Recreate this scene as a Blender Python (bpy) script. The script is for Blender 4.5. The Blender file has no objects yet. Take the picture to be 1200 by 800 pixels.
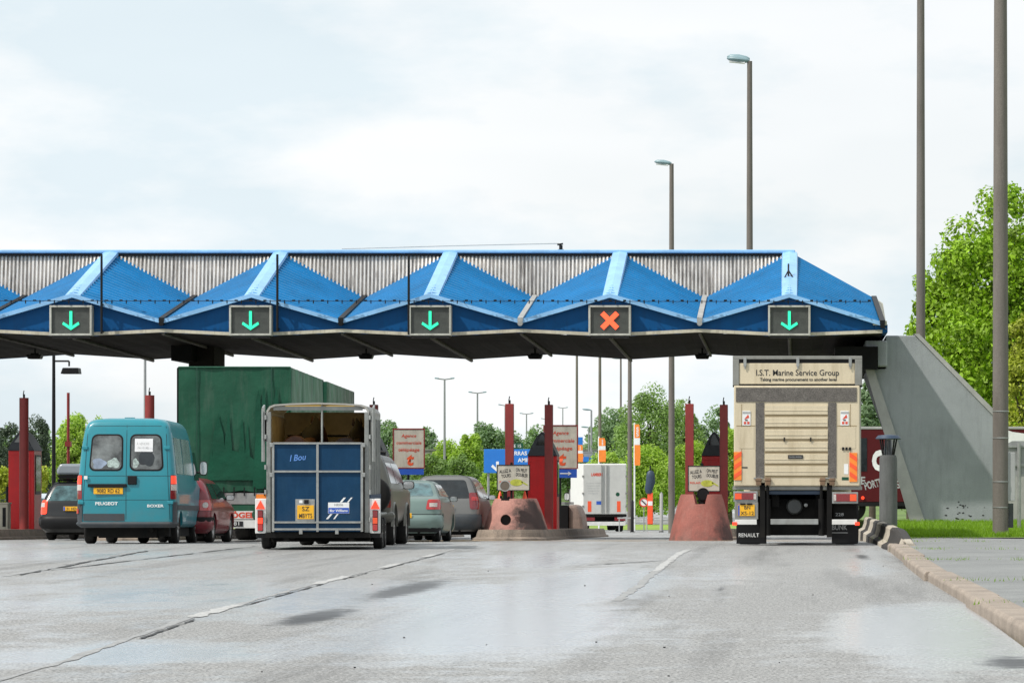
import bpy, bmesh, math, random
import numpy as np
from mathutils import Vector, Matrix
random.seed(7); rng = np.random.default_rng(7)
R = math.radians
scene = bpy.context.scene
COL = scene.collection
F, PX, PY, ZC = 4200.0, 935.0, 560.0, 1.30       # focal length in px (1200 px wide), principal axis, eye height

def gz(Y):                                        # road falls gently away past the stop line
    if Y < 66: return 0.0
    if Y < 74: return -.013*(Y-66)**2/16
    if Y < 270: return -.013*(Y-70)
    return -.013*200
def vz(Y):                                        # verge beside the road stays level longer
    if Y < 98: return .06
    if Y > 165: return gz(Y)
    t = (Y-98)/67.0; t = t*t*(3-2*t)
    return .06*(1-t)+gz(Y)*t
def X_(px, Y): return (px-PX)/F*Y
def Z_(py, Y): return ZC-(py-PY)/F*Y

# ------------------------------------------------------------------ materials
def nd(nt, typ, **kw):
    n = nt.nodes.new(typ)
    for k, v in kw.items():
        if k.startswith('i_'):
            n.inputs[k[2:].replace('_', ' ')].default_value = v
        else: setattr(n, k, v)
    return n
def M(name, col, rough=.5, metal=0, var=.12, scale=2.5, bump=0, bscale=30, dirt=0, dz=.8, dcol=(.12,.10,.08), spec=.5,
      coat=0, stretch=(1,1,1), emit=0, fine=0, stain=0, scol=(.05,.045,.04), bdist=.02):
    m = bpy.data.materials.new(name); m.use_nodes = True
    nt = m.node_tree; L = nt.links.new
    b = nt.nodes['Principled BSDF']
    b.inputs['Roughness'].default_value = rough; b.inputs['Metallic'].default_value = metal
    b.inputs['Specular IOR Level'].default_value = spec
    if coat: b.inputs['Coat Weight'].default_value = coat; b.inputs['Coat Roughness'].default_value = .05
    tc = nd(nt, 'ShaderNodeTexCoord'); mp = nd(nt, 'ShaderNodeMapping'); mp.inputs['Scale'].default_value = stretch
    L(tc.outputs['Object'], mp.inputs['Vector'])
    n = nd(nt, 'ShaderNodeTexNoise'); n.inputs['Scale'].default_value = scale; n.inputs['Detail'].default_value = 6; n.inputs['Roughness'].default_value = .65
    L(mp.outputs[0], n.inputs['Vector'])
    mr = nd(nt, 'ShaderNodeMapRange'); mr.inputs['From Min'].default_value = .3; mr.inputs['From Max'].default_value = .7
    mr.inputs['To Min'].default_value = 1-var; mr.inputs['To Max'].default_value = 1+var
    L(n.outputs['Fac'], mr.inputs['Value'])
    vm = nd(nt, 'ShaderNodeVectorMath', operation='SCALE'); vm.inputs[0].default_value = col[:3]
    L(mr.outputs[0], vm.inputs['Scale'])
    out = vm.outputs[0]
    if fine:
        n2 = nd(nt, 'ShaderNodeTexNoise'); n2.inputs['Scale'].default_value = 60; n2.inputs['Detail'].default_value = 4
        L(tc.outputs['Object'], n2.inputs['Vector'])
        mr2 = nd(nt, 'ShaderNodeMapRange'); mr2.inputs['From Min'].default_value = .3; mr2.inputs['From Max'].default_value = .7
        mr2.inputs['To Min'].default_value = 1-fine; mr2.inputs['To Max'].default_value = 1+fine
        L(n2.outputs['Fac'], mr2.inputs['Value'])
        v2 = nd(nt, 'ShaderNodeVectorMath', operation='SCALE'); L(out, v2.inputs[0]); L(mr2.outputs[0], v2.inputs['Scale']); out = v2.outputs[0]
    if stain:
        n3 = nd(nt, 'ShaderNodeTexNoise'); n3.inputs['Scale'].default_value = 1.0; n3.inputs['Detail'].default_value = 8; n3.inputs['Roughness'].default_value = .7
        mp3 = nd(nt, 'ShaderNodeMapping'); mp3.inputs['Scale'].default_value = (5, 5, .7); mp3.inputs['Location'].default_value = (3, 1, 7)
        L(tc.outputs['Object'], mp3.inputs['Vector']); L(mp3.outputs[0], n3.inputs['Vector'])
        m3 = nd(nt, 'ShaderNodeMapRange'); m3.inputs['From Min'].default_value = .5; m3.inputs['From Max'].default_value = .72; m3.inputs['To Max'].default_value = stain
        L(n3.outputs['Fac'], m3.inputs['Value'])
        x3 = nd(nt, 'ShaderNodeMix', data_type='RGBA'); x3.inputs['B'].default_value = (*scol, 1)
        L(m3.outputs[0], x3.inputs['Factor']); L(out, x3.inputs['A']); out = x3.outputs['Result']
    if dirt:
        sp = nd(nt, 'ShaderNodeSeparateXYZ'); L(tc.outputs['Object'], sp.inputs[0])
        g = nd(nt, 'ShaderNodeMapRange'); g.inputs['From Min'].default_value = dz; g.inputs['From Max'].default_value = 0.0
        g.inputs['To Min'].default_value = .08; g.inputs['To Max'].default_value = 1
        L(sp.outputs['Z'], g.inputs['Value'])
        n4 = nd(nt, 'ShaderNodeTexNoise'); n4.inputs['Scale'].default_value = 4; n4.inputs['Detail'].default_value = 8
        L(tc.outputs['Object'], n4.inputs['Vector'])
        m4 = nd(nt, 'ShaderNodeMapRange'); m4.inputs['From Min'].default_value = .35; m4.inputs['From Max'].default_value = .65; m4.inputs['To Max'].default_value = dirt
        L(n4.outputs['Fac'], m4.inputs['Value'])
        mu = nd(nt, 'ShaderNodeMath', operation='MULTIPLY'); L(g.outputs[0], mu.inputs[0]); L(m4.outputs[0], mu.inputs[1])
        x4 = nd(nt, 'ShaderNodeMix', data_type='RGBA'); x4.inputs['B'].default_value = (*dcol, 1)
        L(mu.outputs[0], x4.inputs['Factor']); L(out, x4.inputs['A']); out = x4.outputs['Result']
        rr = nd(nt, 'ShaderNodeMapRange'); rr.inputs['To Min'].default_value = rough; rr.inputs['To Max'].default_value = max(rough, .7)
        L(mu.outputs[0], rr.inputs['Value']); L(rr.outputs[0], b.inputs['Roughness'])
    L(out, b.inputs['Base Color'])
    if emit:
        b.inputs['Emission Color'].default_value = (*col[:3], 1); b.inputs['Emission Strength'].default_value = emit
    if bump:
        nb = nd(nt, 'ShaderNodeTexNoise'); nb.inputs['Scale'].default_value = bscale; nb.inputs['Detail'].default_value = 5
        L(mp.outputs[0], nb.inputs['Vector'])
        bm_ = nd(nt, 'ShaderNodeBump'); bm_.inputs['Strength'].default_value = bump; bm_.inputs['Distance'].default_value = bdist
        L(nb.outputs['Fac'], bm_.inputs['Height']); L(bm_.outputs[0], b.inputs['Normal'])
    return m
def glass(name, col=(.02,.025,.028), var=.5, scale=3, rough=.04):
    return M(name, col, rough, var=var, scale=scale, spec=.55, coat=.1)
mt = {}
def m_(k): return mt[k]
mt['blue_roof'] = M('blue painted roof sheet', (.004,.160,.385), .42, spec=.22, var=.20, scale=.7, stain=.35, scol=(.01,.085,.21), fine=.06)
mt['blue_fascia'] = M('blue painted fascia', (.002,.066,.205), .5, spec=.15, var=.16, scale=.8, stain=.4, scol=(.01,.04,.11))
mt['blue_trim'] = M('pale blue trim', (.24,.47,.76), .35, var=.15, scale=1.5, stain=.2, scol=(.1,.2,.35))
mt['cream_trim'] = M('weathered cream trim', (.50,.47,.38), .6, var=.2, scale=2, stain=.6, scol=(.16,.13,.09))
mt['corr'] = M('weathered corrugated metal', (.68,.635,.58), .5, metal=.0, var=.25, scale=.9, stain=.9, scol=(.12,.09,.065), fine=.15)
mt['soffit'] = M('darkened soffit panels', (.028,.025,.021), .85, spec=.1, var=.35, scale=.7, stain=.6, scol=(.02,.018,.016), fine=.1)  # base colour darkened to deepen the shade under the canopy
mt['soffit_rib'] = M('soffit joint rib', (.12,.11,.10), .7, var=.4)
mt['concrete'] = M('weathered concrete', (.27,.29,.305), .85, var=.13, scale=.8, fine=.14, stain=.5, scol=(.17,.18,.19), bump=.25, bscale=25)
mt['conc_light'] = M('pale concrete edge', (.33,.33,.32), .85, var=.15, fine=.12)
mt['pole'] = M('brown grey concrete pole', (.15,.135,.12), .85, var=.12, scale=1.5, stretch=(3,3,.4), fine=.2, stain=.4, scol=(.07,.055,.045), bump=.2)
mt['pole_metal'] = M('grey metal mast', (.25,.26,.27), .5, var=.1)
mt['black'] = M('black plastic', (.008,.008,.009), .5, var=.2, spec=.25)
mt['black_matt'] = M('matt black underbody', (.006,.006,.006), .85, var=.3, dirt=.35, dz=1.2, dcol=(.03,.026,.022), spec=.2)
mt['rubber'] = M('tyre rubber', (.009,.009,.009), .8, var=.2, dirt=.35, dz=.7, dcol=(.04,.035,.03), spec=.3, bump=.3)
mt['steel'] = M('galvanised steel', (.34,.35,.34), .38, metal=.55, var=.2, scale=6, dirt=.4, dz=1.0, dcol=(.14,.12,.09))
mt['alu'] = M('dull aluminium', (.24,.25,.24), .45, metal=.3, var=.25, scale=5, dirt=.3, dz=1.2)
mt['rim'] = M('wheel rim metal', (.35,.35,.35), .35, metal=.6, var=.2, dirt=.6, dz=.5)
mt['chrome'] = M('chrome', (.7,.7,.7), .1, metal=1)
mt['white'] = M('white paint', (.72,.72,.70), .45, var=.06, dirt=.3, dz=1)
mt['paper'] = M('white paper', (.75,.76,.78), .8, var=.04)
mt['red_light'] = M('red lamp lens', (.42,.012,.012), .12, var=.25, scale=30, spec=.7, coat=.6)
mt['dark_red_light'] = M('dark red lamp lens', (.20,.006,.012), .12, var=.25, scale=30, spec=.7, coat=.6)
mt['lit_red'] = M('lit brake lamp', (.9,.05,.02), .2, var=.1, emit=1.0)
mt['clear_light'] = M('clear lamp lens', (.5,.45,.42), .12, var=.3, scale=40, coat=.6)
mt['orange'] = M('orange marker', (.85,.24,.03), .45, var=.1)
mt['orange_red'] = M('orange red marker', (.85,.10,.03), .45, var=.1)
mt['plate_y'] = M('yellow plate', (.80,.42,.015), .45, var=.08, scale=10)
mt['plate_w'] = M('white plate', (.6,.6,.58), .45)
mt['blue_eu'] = M('blue strip', (.02,.09,.45), .45)
mt['ink'] = M('black lettering', (.02,.02,.022), .5)
mt['ink_white'] = M('white lettering', (.75,.76,.76), .5)
mt['ink_grey'] = M('grey lettering', (.35,.36,.36), .6)
mt['ink_red'] = M('red lettering', (.62,.07,.035), .5)
mt['ink_orange'] = M('orange red lettering', (.72,.10,.03), .5)
mt['glass_dark'] = glass('tinted window glass')
mt['glass_teal'] = glass('green tinted window glass', (.06,.12,.13), .7, 4)
mt['red_post'] = M('dull red paint', (.24,.026,.024), .5, var=.2, scale=1.5, stain=.35, scol=(.08,.015,.012))
mt['red_booth'] = M('bright red booth paint', (.80,.008,.012), .4, var=.1, scale=2, stain=.2, scol=(.2,.01,.01))
mt['booth_roof'] = M('dark grey booth roof', (.045,.05,.06), .55, var=.3)
mt['green_tarp'] = M('green tarpaulin', (.010,.072,.040), .5, spec=.25, var=.25, scale=.8, stain=.75, scol=(.045,.095,.065), bump=.4, bscale=1.6, bdist=.10, dirt=.25, dz=2.5, dcol=(.08,.1,.07))
mt['green_tarp_side'] = M('faded green tarpaulin', (.035,.145,.085), .45, var=.5, scale=1.4, stain=.8, scol=(.12,.18,.15), stretch=(1,1.5,.6), bump=.35, bscale=2, bdist=.1)
mt['green_dark'] = M('dark green print', (.003,.048,.028), .45, var=.2)
mt['cream'] = M('cream truck paint', (.60,.52,.375), .45, var=.07, scale=2, stain=.45, scol=(.34,.27,.16), fine=.07, dirt=.4, dz=2.3, dcol=(.24,.19,.12))
mt['cream_groove'] = M('brownish groove', (.33,.25,.14), .6)
mt['tread'] = M('dark grip strip', (.115,.105,.095), .75, var=.25, scale=6, fine=.45, bump=.6, bscale=60)
mt['navy'] = M('dark navy beam', (.025,.045,.08), .5, var=.2)
mt['trailer_blue'] = M('dark blue ramp board', (.003,.036,.090), .5, spec=.2, var=.2, scale=2, stain=.6, scol=(.012,.055,.11), fine=.08, dirt=.35, dz=.9, dcol=(.06,.06,.06))
mt['cream_inside'] = M('cream lining', (.45,.36,.20), .7, var=.2)
mt['gold'] = M('glowing gold roof strip', (.85,.60,.20), .5, emit=.5)  # emission stands in for daylight coming through the roof strips
mt['horse'] = M('dark brown coat', (.03,.012,.008), .6, var=.3, scale=8)
mt['horse_rump'] = M('chestnut coat', (.09,.03,.013), .55, var=.3)
mt['mane'] = M('black mane hair', (.010,.008,.007), .6)
def leafm(name, col, var=.35, tr=.35, scale=.35):
    m = bpy.data.materials.new(name); m.use_nodes = True; nt = m.node_tree; L = nt.links.new
    b = nt.nodes['Principled BSDF']; out = nt.nodes['Material Output']
    tc = nd(nt, 'ShaderNodeTexCoord'); n = nd(nt, 'ShaderNodeTexNoise'); n.inputs['Scale'].default_value = scale; n.inputs['Detail'].default_value = 8; n.inputs['Roughness'].default_value = .7
    L(tc.outputs['Object'], n.inputs['Vector'])
    mr = nd(nt, 'ShaderNodeMapRange'); mr.inputs['From Min'].default_value = .3; mr.inputs['From Max'].default_value = .7; mr.inputs['To Min'].default_value = 1-var; mr.inputs['To Max'].default_value = 1+var
    L(n.outputs['Fac'], mr.inputs['Value'])
    vm = nd(nt, 'ShaderNodeVectorMath', operation='SCALE'); vm.inputs[0].default_value = col; L(mr.outputs[0], vm.inputs['Scale'])
    L(vm.outputs[0], b.inputs['Base Color']); b.inputs['Roughness'].default_value = .5; b.inputs['Specular IOR Level'].default_value = .3
    t = nd(nt, 'ShaderNodeBsdfTranslucent'); v2 = nd(nt, 'ShaderNodeVectorMath', operation='MULTIPLY'); v2.inputs[1].default_value = (1.3, 1.5, .5)
    L(vm.outputs[0], v2.inputs[0]); L(v2.outputs[0], t.inputs['Color'])
    mx = nd(nt, 'ShaderNodeMixShader'); mx.inputs['Fac'].default_value = tr
    L(b.outputs[0], mx.inputs[1]); L(t.outputs[0], mx.inputs[2]); L(mx.outputs[0], out.inputs['Surface'])
    return m
mt['leaf_bright'] = leafm('bright spring leaves', (.22,.36,.022), .75, .22, 1.1)  # wide tone spread puts the crown's inner shade into the colour
mt['leaf_yellow'] = leafm('yellow green leaves', (.30,.34,.04), .6, .3, 1.2)
mt['leaf_mid'] = leafm('mid green leaves', (.21,.32,.10), .4, .35, .25)
mt['leaf_hazy'] = leafm('hazy green leaves', (.19,.29,.15), .35, .35, .2)  # distance haze is mixed into the leaf colour
mt['leaf_light'] = leafm('light green leaves', (.33,.46,.08), .35, .4, .3)
mt['leaf_dark'] = leafm('dark conifer needles', (.065,.095,.06), .4, .2, .3)
mt['grassm'] = leafm('grass blades', (.17,.29,.02), .3, .4, 1.5)
mt['bark'] = M('bark', (.07,.055,.04), .9, var=.3, bump=.5)

# ------------------------------------------------------------------ objects
def link(o, parent=None):
    COL.objects.link(o)
    if parent is not None: o.parent = parent
    return o
def thing(name, label, cat, loc=(0,0,0), rz=0, group=None):
    o = bpy.data.objects.new(name, None); o.location = loc; o.rotation_euler = (0,0,rz); o.empty_display_size = .3
    o['label'] = label; o['category'] = cat
    if group: o['group'] = group
    return link(o)
def tag(o, label, cat, group=None, kind=None):
    if label: o['label'] = label
    if cat: o['category'] = cat
    if group: o['group'] = group
    if kind: o['kind'] = kind
    return o
class MB:
    def __init__(s): s.v = []; s.f = []
    def add(s, vs, fs):
        o = len(s.v); s.v += [tuple(v) for v in vs]; s.f += [tuple(o+i for i in f) for f in fs]; return s
    def box(s, x0,x1,y0,y1,z0,z1):
        return s.add([(x0,y0,z0),(x1,y0,z0),(x1,y1,z0),(x0,y1,z0),(x0,y0,z1),(x1,y0,z1),(x1,y1,z1),(x0,y1,z1)],
                     [(0,3,2,1),(4,5,6,7),(0,1,5,4),(1,2,6,5),(2,3,7,6),(3,0,4,7)])
    def prism(s, pts, d):                       # pts: 3-D polygon, d: extrusion vector
        n = len(pts); d = Vector(d); a = [Vector(p) for p in pts]
        vs = a+[p+d for p in a]
        nrm = Vector((0,0,0))
        for i in range(n): nrm += a[i].cross(a[(i+1) % n])
        flip = nrm.dot(d) > 0
        b = tuple(range(n)); t = tuple(range(n, 2*n))
        fs = [b[::-1] if flip else b, t if flip else t[::-1]]
        for i in range(n):
            j = (i+1) % n
            fs.append((i, j, n+j, n+i) if flip else (j, i, n+i, n+j))
        return s.add(vs, fs)
    def tube(s, p0, p1, r0, r1=None, n=12, cap=True):
        r1 = r0 if r1 is None else r1
        p0 = Vector(p0); p1 = Vector(p1); d = (p1-p0).normalized()
        a = d.orthogonal().normalized(); b = d.cross(a)
        vs = []
        for p, r in ((p0, r0), (p1, r1)):
            for i in range(n):
                t = 2*math.pi*i/n; vs.append(p+(a*math.cos(t)+b*math.sin(t))*r)
        fs = [(i, (i+1) % n, n+(i+1) % n, n+i) for i in range(n)]
        if cap: fs += [tuple(range(n))[::-1], tuple(range(n, 2*n))]
        return s.add(vs, fs)
    def lathe(s, prof, c=(0,0,0), axis='z', n=24):   # prof: (r, h)
        vs = []; m = len(prof)
        for i in range(n):
            t = 2*math.pi*i/n; ct, st = math.cos(t), math.sin(t)
            for r, h in prof:
                if axis == 'z': vs.append((c[0]+r*ct, c[1]+r*st, c[2]+h))
                elif axis == 'x': vs.append((c[0]+h, c[1]+r*ct, c[2]+r*st))
                else: vs.append((c[0]-r*ct, c[1]+h, c[2]+r*st))
        fs = []
        for i in range(n):
            j = (i+1) % n
            for k in range(m-1): fs.append((i*m+k, j*m+k, j*m+k+1, i*m+k+1))
        s.add(vs, fs)
        return s
    def grid(s, P):                              # P: rows of points
        r, c = len(P), len(P[0])
        s.add([p for row in P for p in row], [(i*c+j, i*c+j+1, (i+1)*c+j+1, (i+1)*c+j) for i in range(r-1) for j in range(c-1)])
        return s
    def mesh(s, name):
        me = bpy.data.meshes.new(name); me.from_pydata(s.v, [], s.f); me.update(); return me
    def build(s, name, mat, parent=None, smooth=False, bevel=0, label=None, angle=40):
        me = s.mesh(name); me.materials.append(mt[mat] if isinstance(mat, str) else mat)
        if smooth:
            for p in me.polygons: p.use_smooth = True
            try: me.set_sharp_from_angle(angle=R(angle))
            except Exception: pass
        o = link(bpy.data.objects.new(name, me), parent)
        if bevel:
            b = o.modifiers.new('Bevel', 'BEVEL'); b.width = bevel; b.segments = 2; b.limit_method = 'ANGLE'; b.angle_limit = R(40)
        if label: o['label'] = label
        return o
def box(x0,x1,y0,y1,z0,z1): return MB().box(x0,x1,y0,y1,z0,z1)
_txt = {}
def text(s, size, loc, mat, parent=None, name='lettering', align='CENTER', rot=0, bold=0, width=None, ext=.002, rz=0, shear=0, tilt=None):
    key = (s, align, bold, shear)
    if key not in _txt:
        cu = bpy.data.curves.new('t', 'FONT'); cu.body = s; cu.size = 1.0/.7; cu.align_x = align; cu.extrude = 0; cu.offset = bold; cu.resolution_u = 3; cu.shear = shear
        ob = bpy.data.objects.new('t', cu); COL.objects.link(ob)
        dg = bpy.context.evaluated_depsgraph_get(); me = bpy.data.meshes.new_from_object(ob.evaluated_get(dg))
        bpy.data.objects.remove(ob); _txt[key] = me
    me = _txt[key].copy(); me.name = name; me.materials.clear(); me.materials.append(mt[mat])
    o = link(bpy.data.objects.new(name, me), parent)
    w = max(v.co.x for v in me.vertices)-min(v.co.x for v in me.vertices)
    sx = size if width is None else width/max(w, 1e-6)
    if tilt is None: tilt = math.pi/2
    m = Matrix.Translation(loc) @ Matrix.Rotation(rz, 4, 'Z') @ Matrix.Rotation(tilt, 4, 'X') @ Matrix.Rotation(rot, 4, 'Z') @ Matrix.Diagonal((sx, size, 1, 1))
    me.transform(m)
    return o
def copy_tree(o, parent=None):
    c = o.copy(); COL.objects.link(c)
    if parent is not None: c.parent = parent
    for ch in [k for k in bpy.data.objects if k.parent == o]: copy_tree(ch, c)
    return c

# ------------------------------------------------------------------ car bodies from horizontal slices
def pchip(tab, z):
    xs = [t[0] for t in tab]; ys = [t[1] for t in tab]
    if z <= xs[0]: return ys[0]
    if z >= xs[-1]: return ys[-1]
    n = len(xs); d = [(ys[i+1]-ys[i])/(xs[i+1]-xs[i]) for i in range(n-1)]
    m = [d[0]]+[0 if d[i-1]*d[i] <= 0 else 2*d[i-1]*d[i]/(d[i-1]+d[i]) for i in range(1, n-1)]+[d[-1]]
    for i in range(n-1):
        if z <= xs[i+1]:
            h = xs[i+1]-xs[i]; t = (z-xs[i])/h
            return (2*t**3-3*t*t+1)*ys[i]+(t**3-2*t*t+t)*h*m[i]+(-2*t**3+3*t*t)*ys[i+1]+(t**3-t*t)*h*m[i+1]
class Body:
    def __init__(s, tab):                        # rows: z, y_rear, y_front, half width, corner radius
        s.tab = tab; s.z0 = tab[0][0]; s.z1 = tab[-1][0]
    def q(s, z, k): return pchip([(r[0], r[k]) for r in s.tab], z)
    def pt(s, z, t, off=0, bul=.035):             # t: metres from the middle of the rear, round the right-hand corner
        sg = 1 if t >= 0 else -1; t = abs(t)
        yr, w, r = s.q(z,1), s.q(z,3), s.q(z,4); r = min(r, w*.95)
        a = w-r
        if t <= a: x, y, nx, ny = t, yr, 0, -1
        elif t <= a+r*math.pi/2:
            an = (t-a)/r; x, y, nx, ny = a+r*math.sin(an), yr+r-r*math.cos(an), math.sin(an), -math.cos(an)
        else: x, y, nx, ny = w, yr+r+(t-a-r*math.pi/2), 1, 0
        y += bul*(min(x, w)/w)**2*(1 if ny < -.01 else (1 if y < yr+r+.5 else 1))
        return (sg*(x+nx*off), y+ny*off, z)
    def slice(s, z):
        yr, yf, w, r = s.q(z,1), s.q(z,2), s.q(z,3), s.q(z,4); r = min(r, w*.95, (yf-yr)*.45); bul = .035
        h = []
        for i in range(7): h.append((i/6*(w-r), yr))
        for i in range(1, 7): a = i/6*math.pi/2; h.append((w-r+r*math.sin(a), yr+r-r*math.cos(a)))
        h = [(x, y+bul*(x/w)**2) for x, y in h]
        y0 = h[-1][1]; rf = min(r*1.6, w*.9)
        for i in range(1, 9): h.append((w, y0+(yf-rf-y0)*i/8))
        for i in range(1, 7): a = i/6*math.pi/2; h.append((w-rf+rf*math.cos(a), yf-rf+rf*math.sin(a)))
        for i in range(1, 7): h.append(((w-rf)*(1-i/6), yf))
        return h[:-1]+[(0, yf)]+[(-x, y) for x, y in h[-2:0:-1]]
    def build(s, mat, root, arches=(), name='body', nz=40, wr=.32):
        zs = sorted(set([r[0] for r in s.tab]+[s.z0+(s.z1-s.z0)*i/nz for i in range(nz+1)]))
        zz = [zs[0]]
        for z in zs[1:]:
            if z-zz[-1] > .004: zz.append(z)
        mb = MB(); n = None
        rows = [[(x, y, z) for x, y in s.slice(z)] for z in zz]; n = len(rows[0])
        mb.v = [p for r in rows for p in r]
        for i in range(len(rows)-1):
            for j in range(n):
                k = (j+1) % n; mb.f.append((i*n+j, i*n+k, (i+1)*n+k, (i+1)*n+j))
        mb.f.append(tuple(range(n))[::-1]); mb.f.append(tuple((len(rows)-1)*n+j for j in range(n)))
        o = mb.build(name, mat, root, smooth=True, angle=50)
        for (ya, r) in arches:
            w = s.q(r, 3)
            for sg in (-1, 1):
                c = MB().tube((sg*(w-.24), ya, wr), (sg*(w+.3), ya, wr), r, n=32)
                me = c.mesh('c'); co = bpy.data.objects.new('c', me); COL.objects.link(co); co.parent = root
                md = o.modifiers.new('b', 'BOOLEAN'); md.object = co; md.operation = 'DIFFERENCE'; md.solver = 'EXACT'
                bpy.context.view_layer.update(); dg = bpy.context.evaluated_depsgraph_get(); dg.update()
                nm = bpy.data.meshes.new_from_object(o.evaluated_get(dg)); nm.name = name
                o.modifiers.clear(); o.data = nm; bpy.data.objects.remove(co)
        try: o.data.set_sharp_from_angle(angle=R(50))
        except Exception: pass
        return o
    def rear(s, name, mat, root, t0, t1, z0, z1, t0t=None, t1t=None, off=.006, rc=.0, nt=14, nz=10, bulge=0, smooth=True, thick=0):
        t0t = t0 if t0t is None else t0t; t1t = t1 if t1t is None else t1t
        P = []
        for i in range(nz+1):
            u = i/nz
            z = z0+(z1-z0)*u
            d = min(z-z0, z1-z); ins = 0
            if rc > 0 and d < rc: ins = rc-math.sqrt(max(rc*rc-(rc-d)**2, 0))
            a = t0+(t0t-t0)*u+ins; b = t1+(t1t-t1)*u-ins
            P.append([s.pt(z, a+(b-a)*j/nt, off+bulge*math.sin(math.pi*u)**.5) for j in range(nt+1)])
        if rc > 0:                               # denser rows near the rounded ends
            P = []
            us = [0]+[rc*(1-math.cos(math.pi/2*k/5))/(z1-z0) for k in range(1, 6)]
            us = us+[us[-1]+(1-2*us[-1])*k/9 for k in range(1, 9)]+[1-u for u in us[::-1]]
            for u in us:
                z = z0+(z1-z0)*u; d = min(z-z0, z1-z); ins = rc-math.sqrt(max(rc*rc-max(rc-d, 0)**2, 0))
                a = t0+(t0t-t0)*u+ins; b = t1+(t1t-t1)*u-ins
                P.append([s.pt(z, a+(b-a)*j/nt, off) for j in range(nt+1)])
        o = MB().grid(P).build(name, mat, root, smooth=smooth)
        if thick: sd = o.modifiers.new('s', 'SOLIDIFY'); sd.thickness = thick; sd.offset = 1
        return o
    def side(s, name, mat, root, sg, pb, ptop, z0, z1, off=.006, nz=8, ny=6):   # pb=(y0,y1) at z0, ptop at z1
        P = []
        for i in range(nz+1):
            u = i/nz; z = z0+(z1-z0)*u; w = s.q(z, 3)
            a = pb[0]+(ptop[0]-pb[0])*u; b = pb[1]+(ptop[1]-pb[1])*u
            row = [(sg*(w+off), a+(b-a)*j/ny, z) for j in range(ny+1)]
            P.append(row if sg > 0 else row[::-1])
        return MB().grid(P).build(name, mat, root, smooth=True)
_wh = {}
def wheel(root, x, y, r=.31, w=.2, sg=1, rimr=.66):
    key = (r, w, sg, rimr)
    if key not in _wh:
        h = w/2
        t = MB().lathe([(r*rimr,-h*.8),(r*.72,-h),(r*.93,-h),(r,-h*.7),(r,h*.7),(r*.93,h),(r*.72,h),(r*rimr,h*.8)], axis='x', n=28).mesh('tyre'); t.materials.append(mt['rubber'])
        a = h*.75*sg
        m = MB().lathe([(r*rimr,-h*.8*sg),(r*rimr,h*.85*sg),(r*.6,a),(r*.52,a*.5),(r*.25,a*.55),(r*.2,a*.9),(.001,a*.95)], axis='x', n=28)
        for k in range(5):
            an = 2*math.pi*k/5
            m.tube((a*.6, r*.2*math.cos(an), r*.2*math.sin(an)), (a*.95, r*.6*math.cos(an), r*.6*math.sin(an)), r*.07, n=6)
        m = m.mesh('rim'); m.materials.append(mt['rim'])
        for me in (t, m):
            for p in me.polygons: p.use_smooth = True
            me.set_sharp_from_angle(angle=R(35))
        hub = MB().lathe([(.001, 0), (r*.12, 0), (r*.12, h*.9*sg), (.001, h*.9*sg)], axis='x', n=12).mesh('wheel'); hub.materials.append(mt['rim'])
        _wh[key] = (t, m, hub)
    t, m, hub = _wh[key]
    e = link(bpy.data.objects.new('wheel', hub), root); e.location = (x, y, r)
    link(bpy.data.objects.new('tyre', t), e); link(bpy.data.objects.new('rim', m), e)
    return e
def plate(root, x, z, w, h, y, lines, mat='plate_y', eu=True, tilt=0):
    p = box(x-w/2, x+w/2, y-.012, y, z-h/2, z+h/2).build('number_plate', mat, root, bevel=.004)
    if eu: box(x-w/2+.004, x-w/2+.045*min(1, w/.4), y-.0145, y-.0125, z-h/2+.006, z+h/2-.006).build('blue_strip', 'blue_eu', p)
    n = len(lines); th = h/n*.62
    for i, l in enumerate(lines):
        zz = z+h/2-(i+.5)*h/n-th/2
        text(l, th, (x+(.02 if eu else 0), y-.016, zz), 'ink', p, width=min(w*.78, len(l)*th*.85), bold=.01)
    return p
def mirror(root, sg, x, y, z, mat='black', w=.19, h=.13):
    mb = MB()
    pts = []
    for i in range(16):
        a = 2*math.pi*i/16; ca, sa = math.cos(a), math.sin(a)
        pts.append((math.copysign(abs(ca)**.6, ca), math.copysign(abs(sa)**.6, sa)))
    cx = sg*(x+w*.62); rows = []
    for yy, k in ((0, .92), (.02, 1), (.07, .85), (.11, .5), (.125, .05)):
        rows.append([(cx+px_*w/2*k, y+yy, z+pz*h/2*k) for px_, pz in pts]+[(cx+pts[0][0]*w/2*k, y+yy, z+pts[0][1]*h/2*k)])
    mb.grid(rows); mb.tube((sg*(x-.04), y+.06, z-h*.3), (cx, y+.06, z-h*.2), .022, n=8)
    o = mb.build('mirror', mat, root, smooth=True)
    MB().add([(cx+px_*w/2*.86, y+.004, z+pz*h/2*.86) for px_, pz in pts], [tuple(range(16))[::-1]]).build('mirror_glass', 'chrome', o)
    return o
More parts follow.
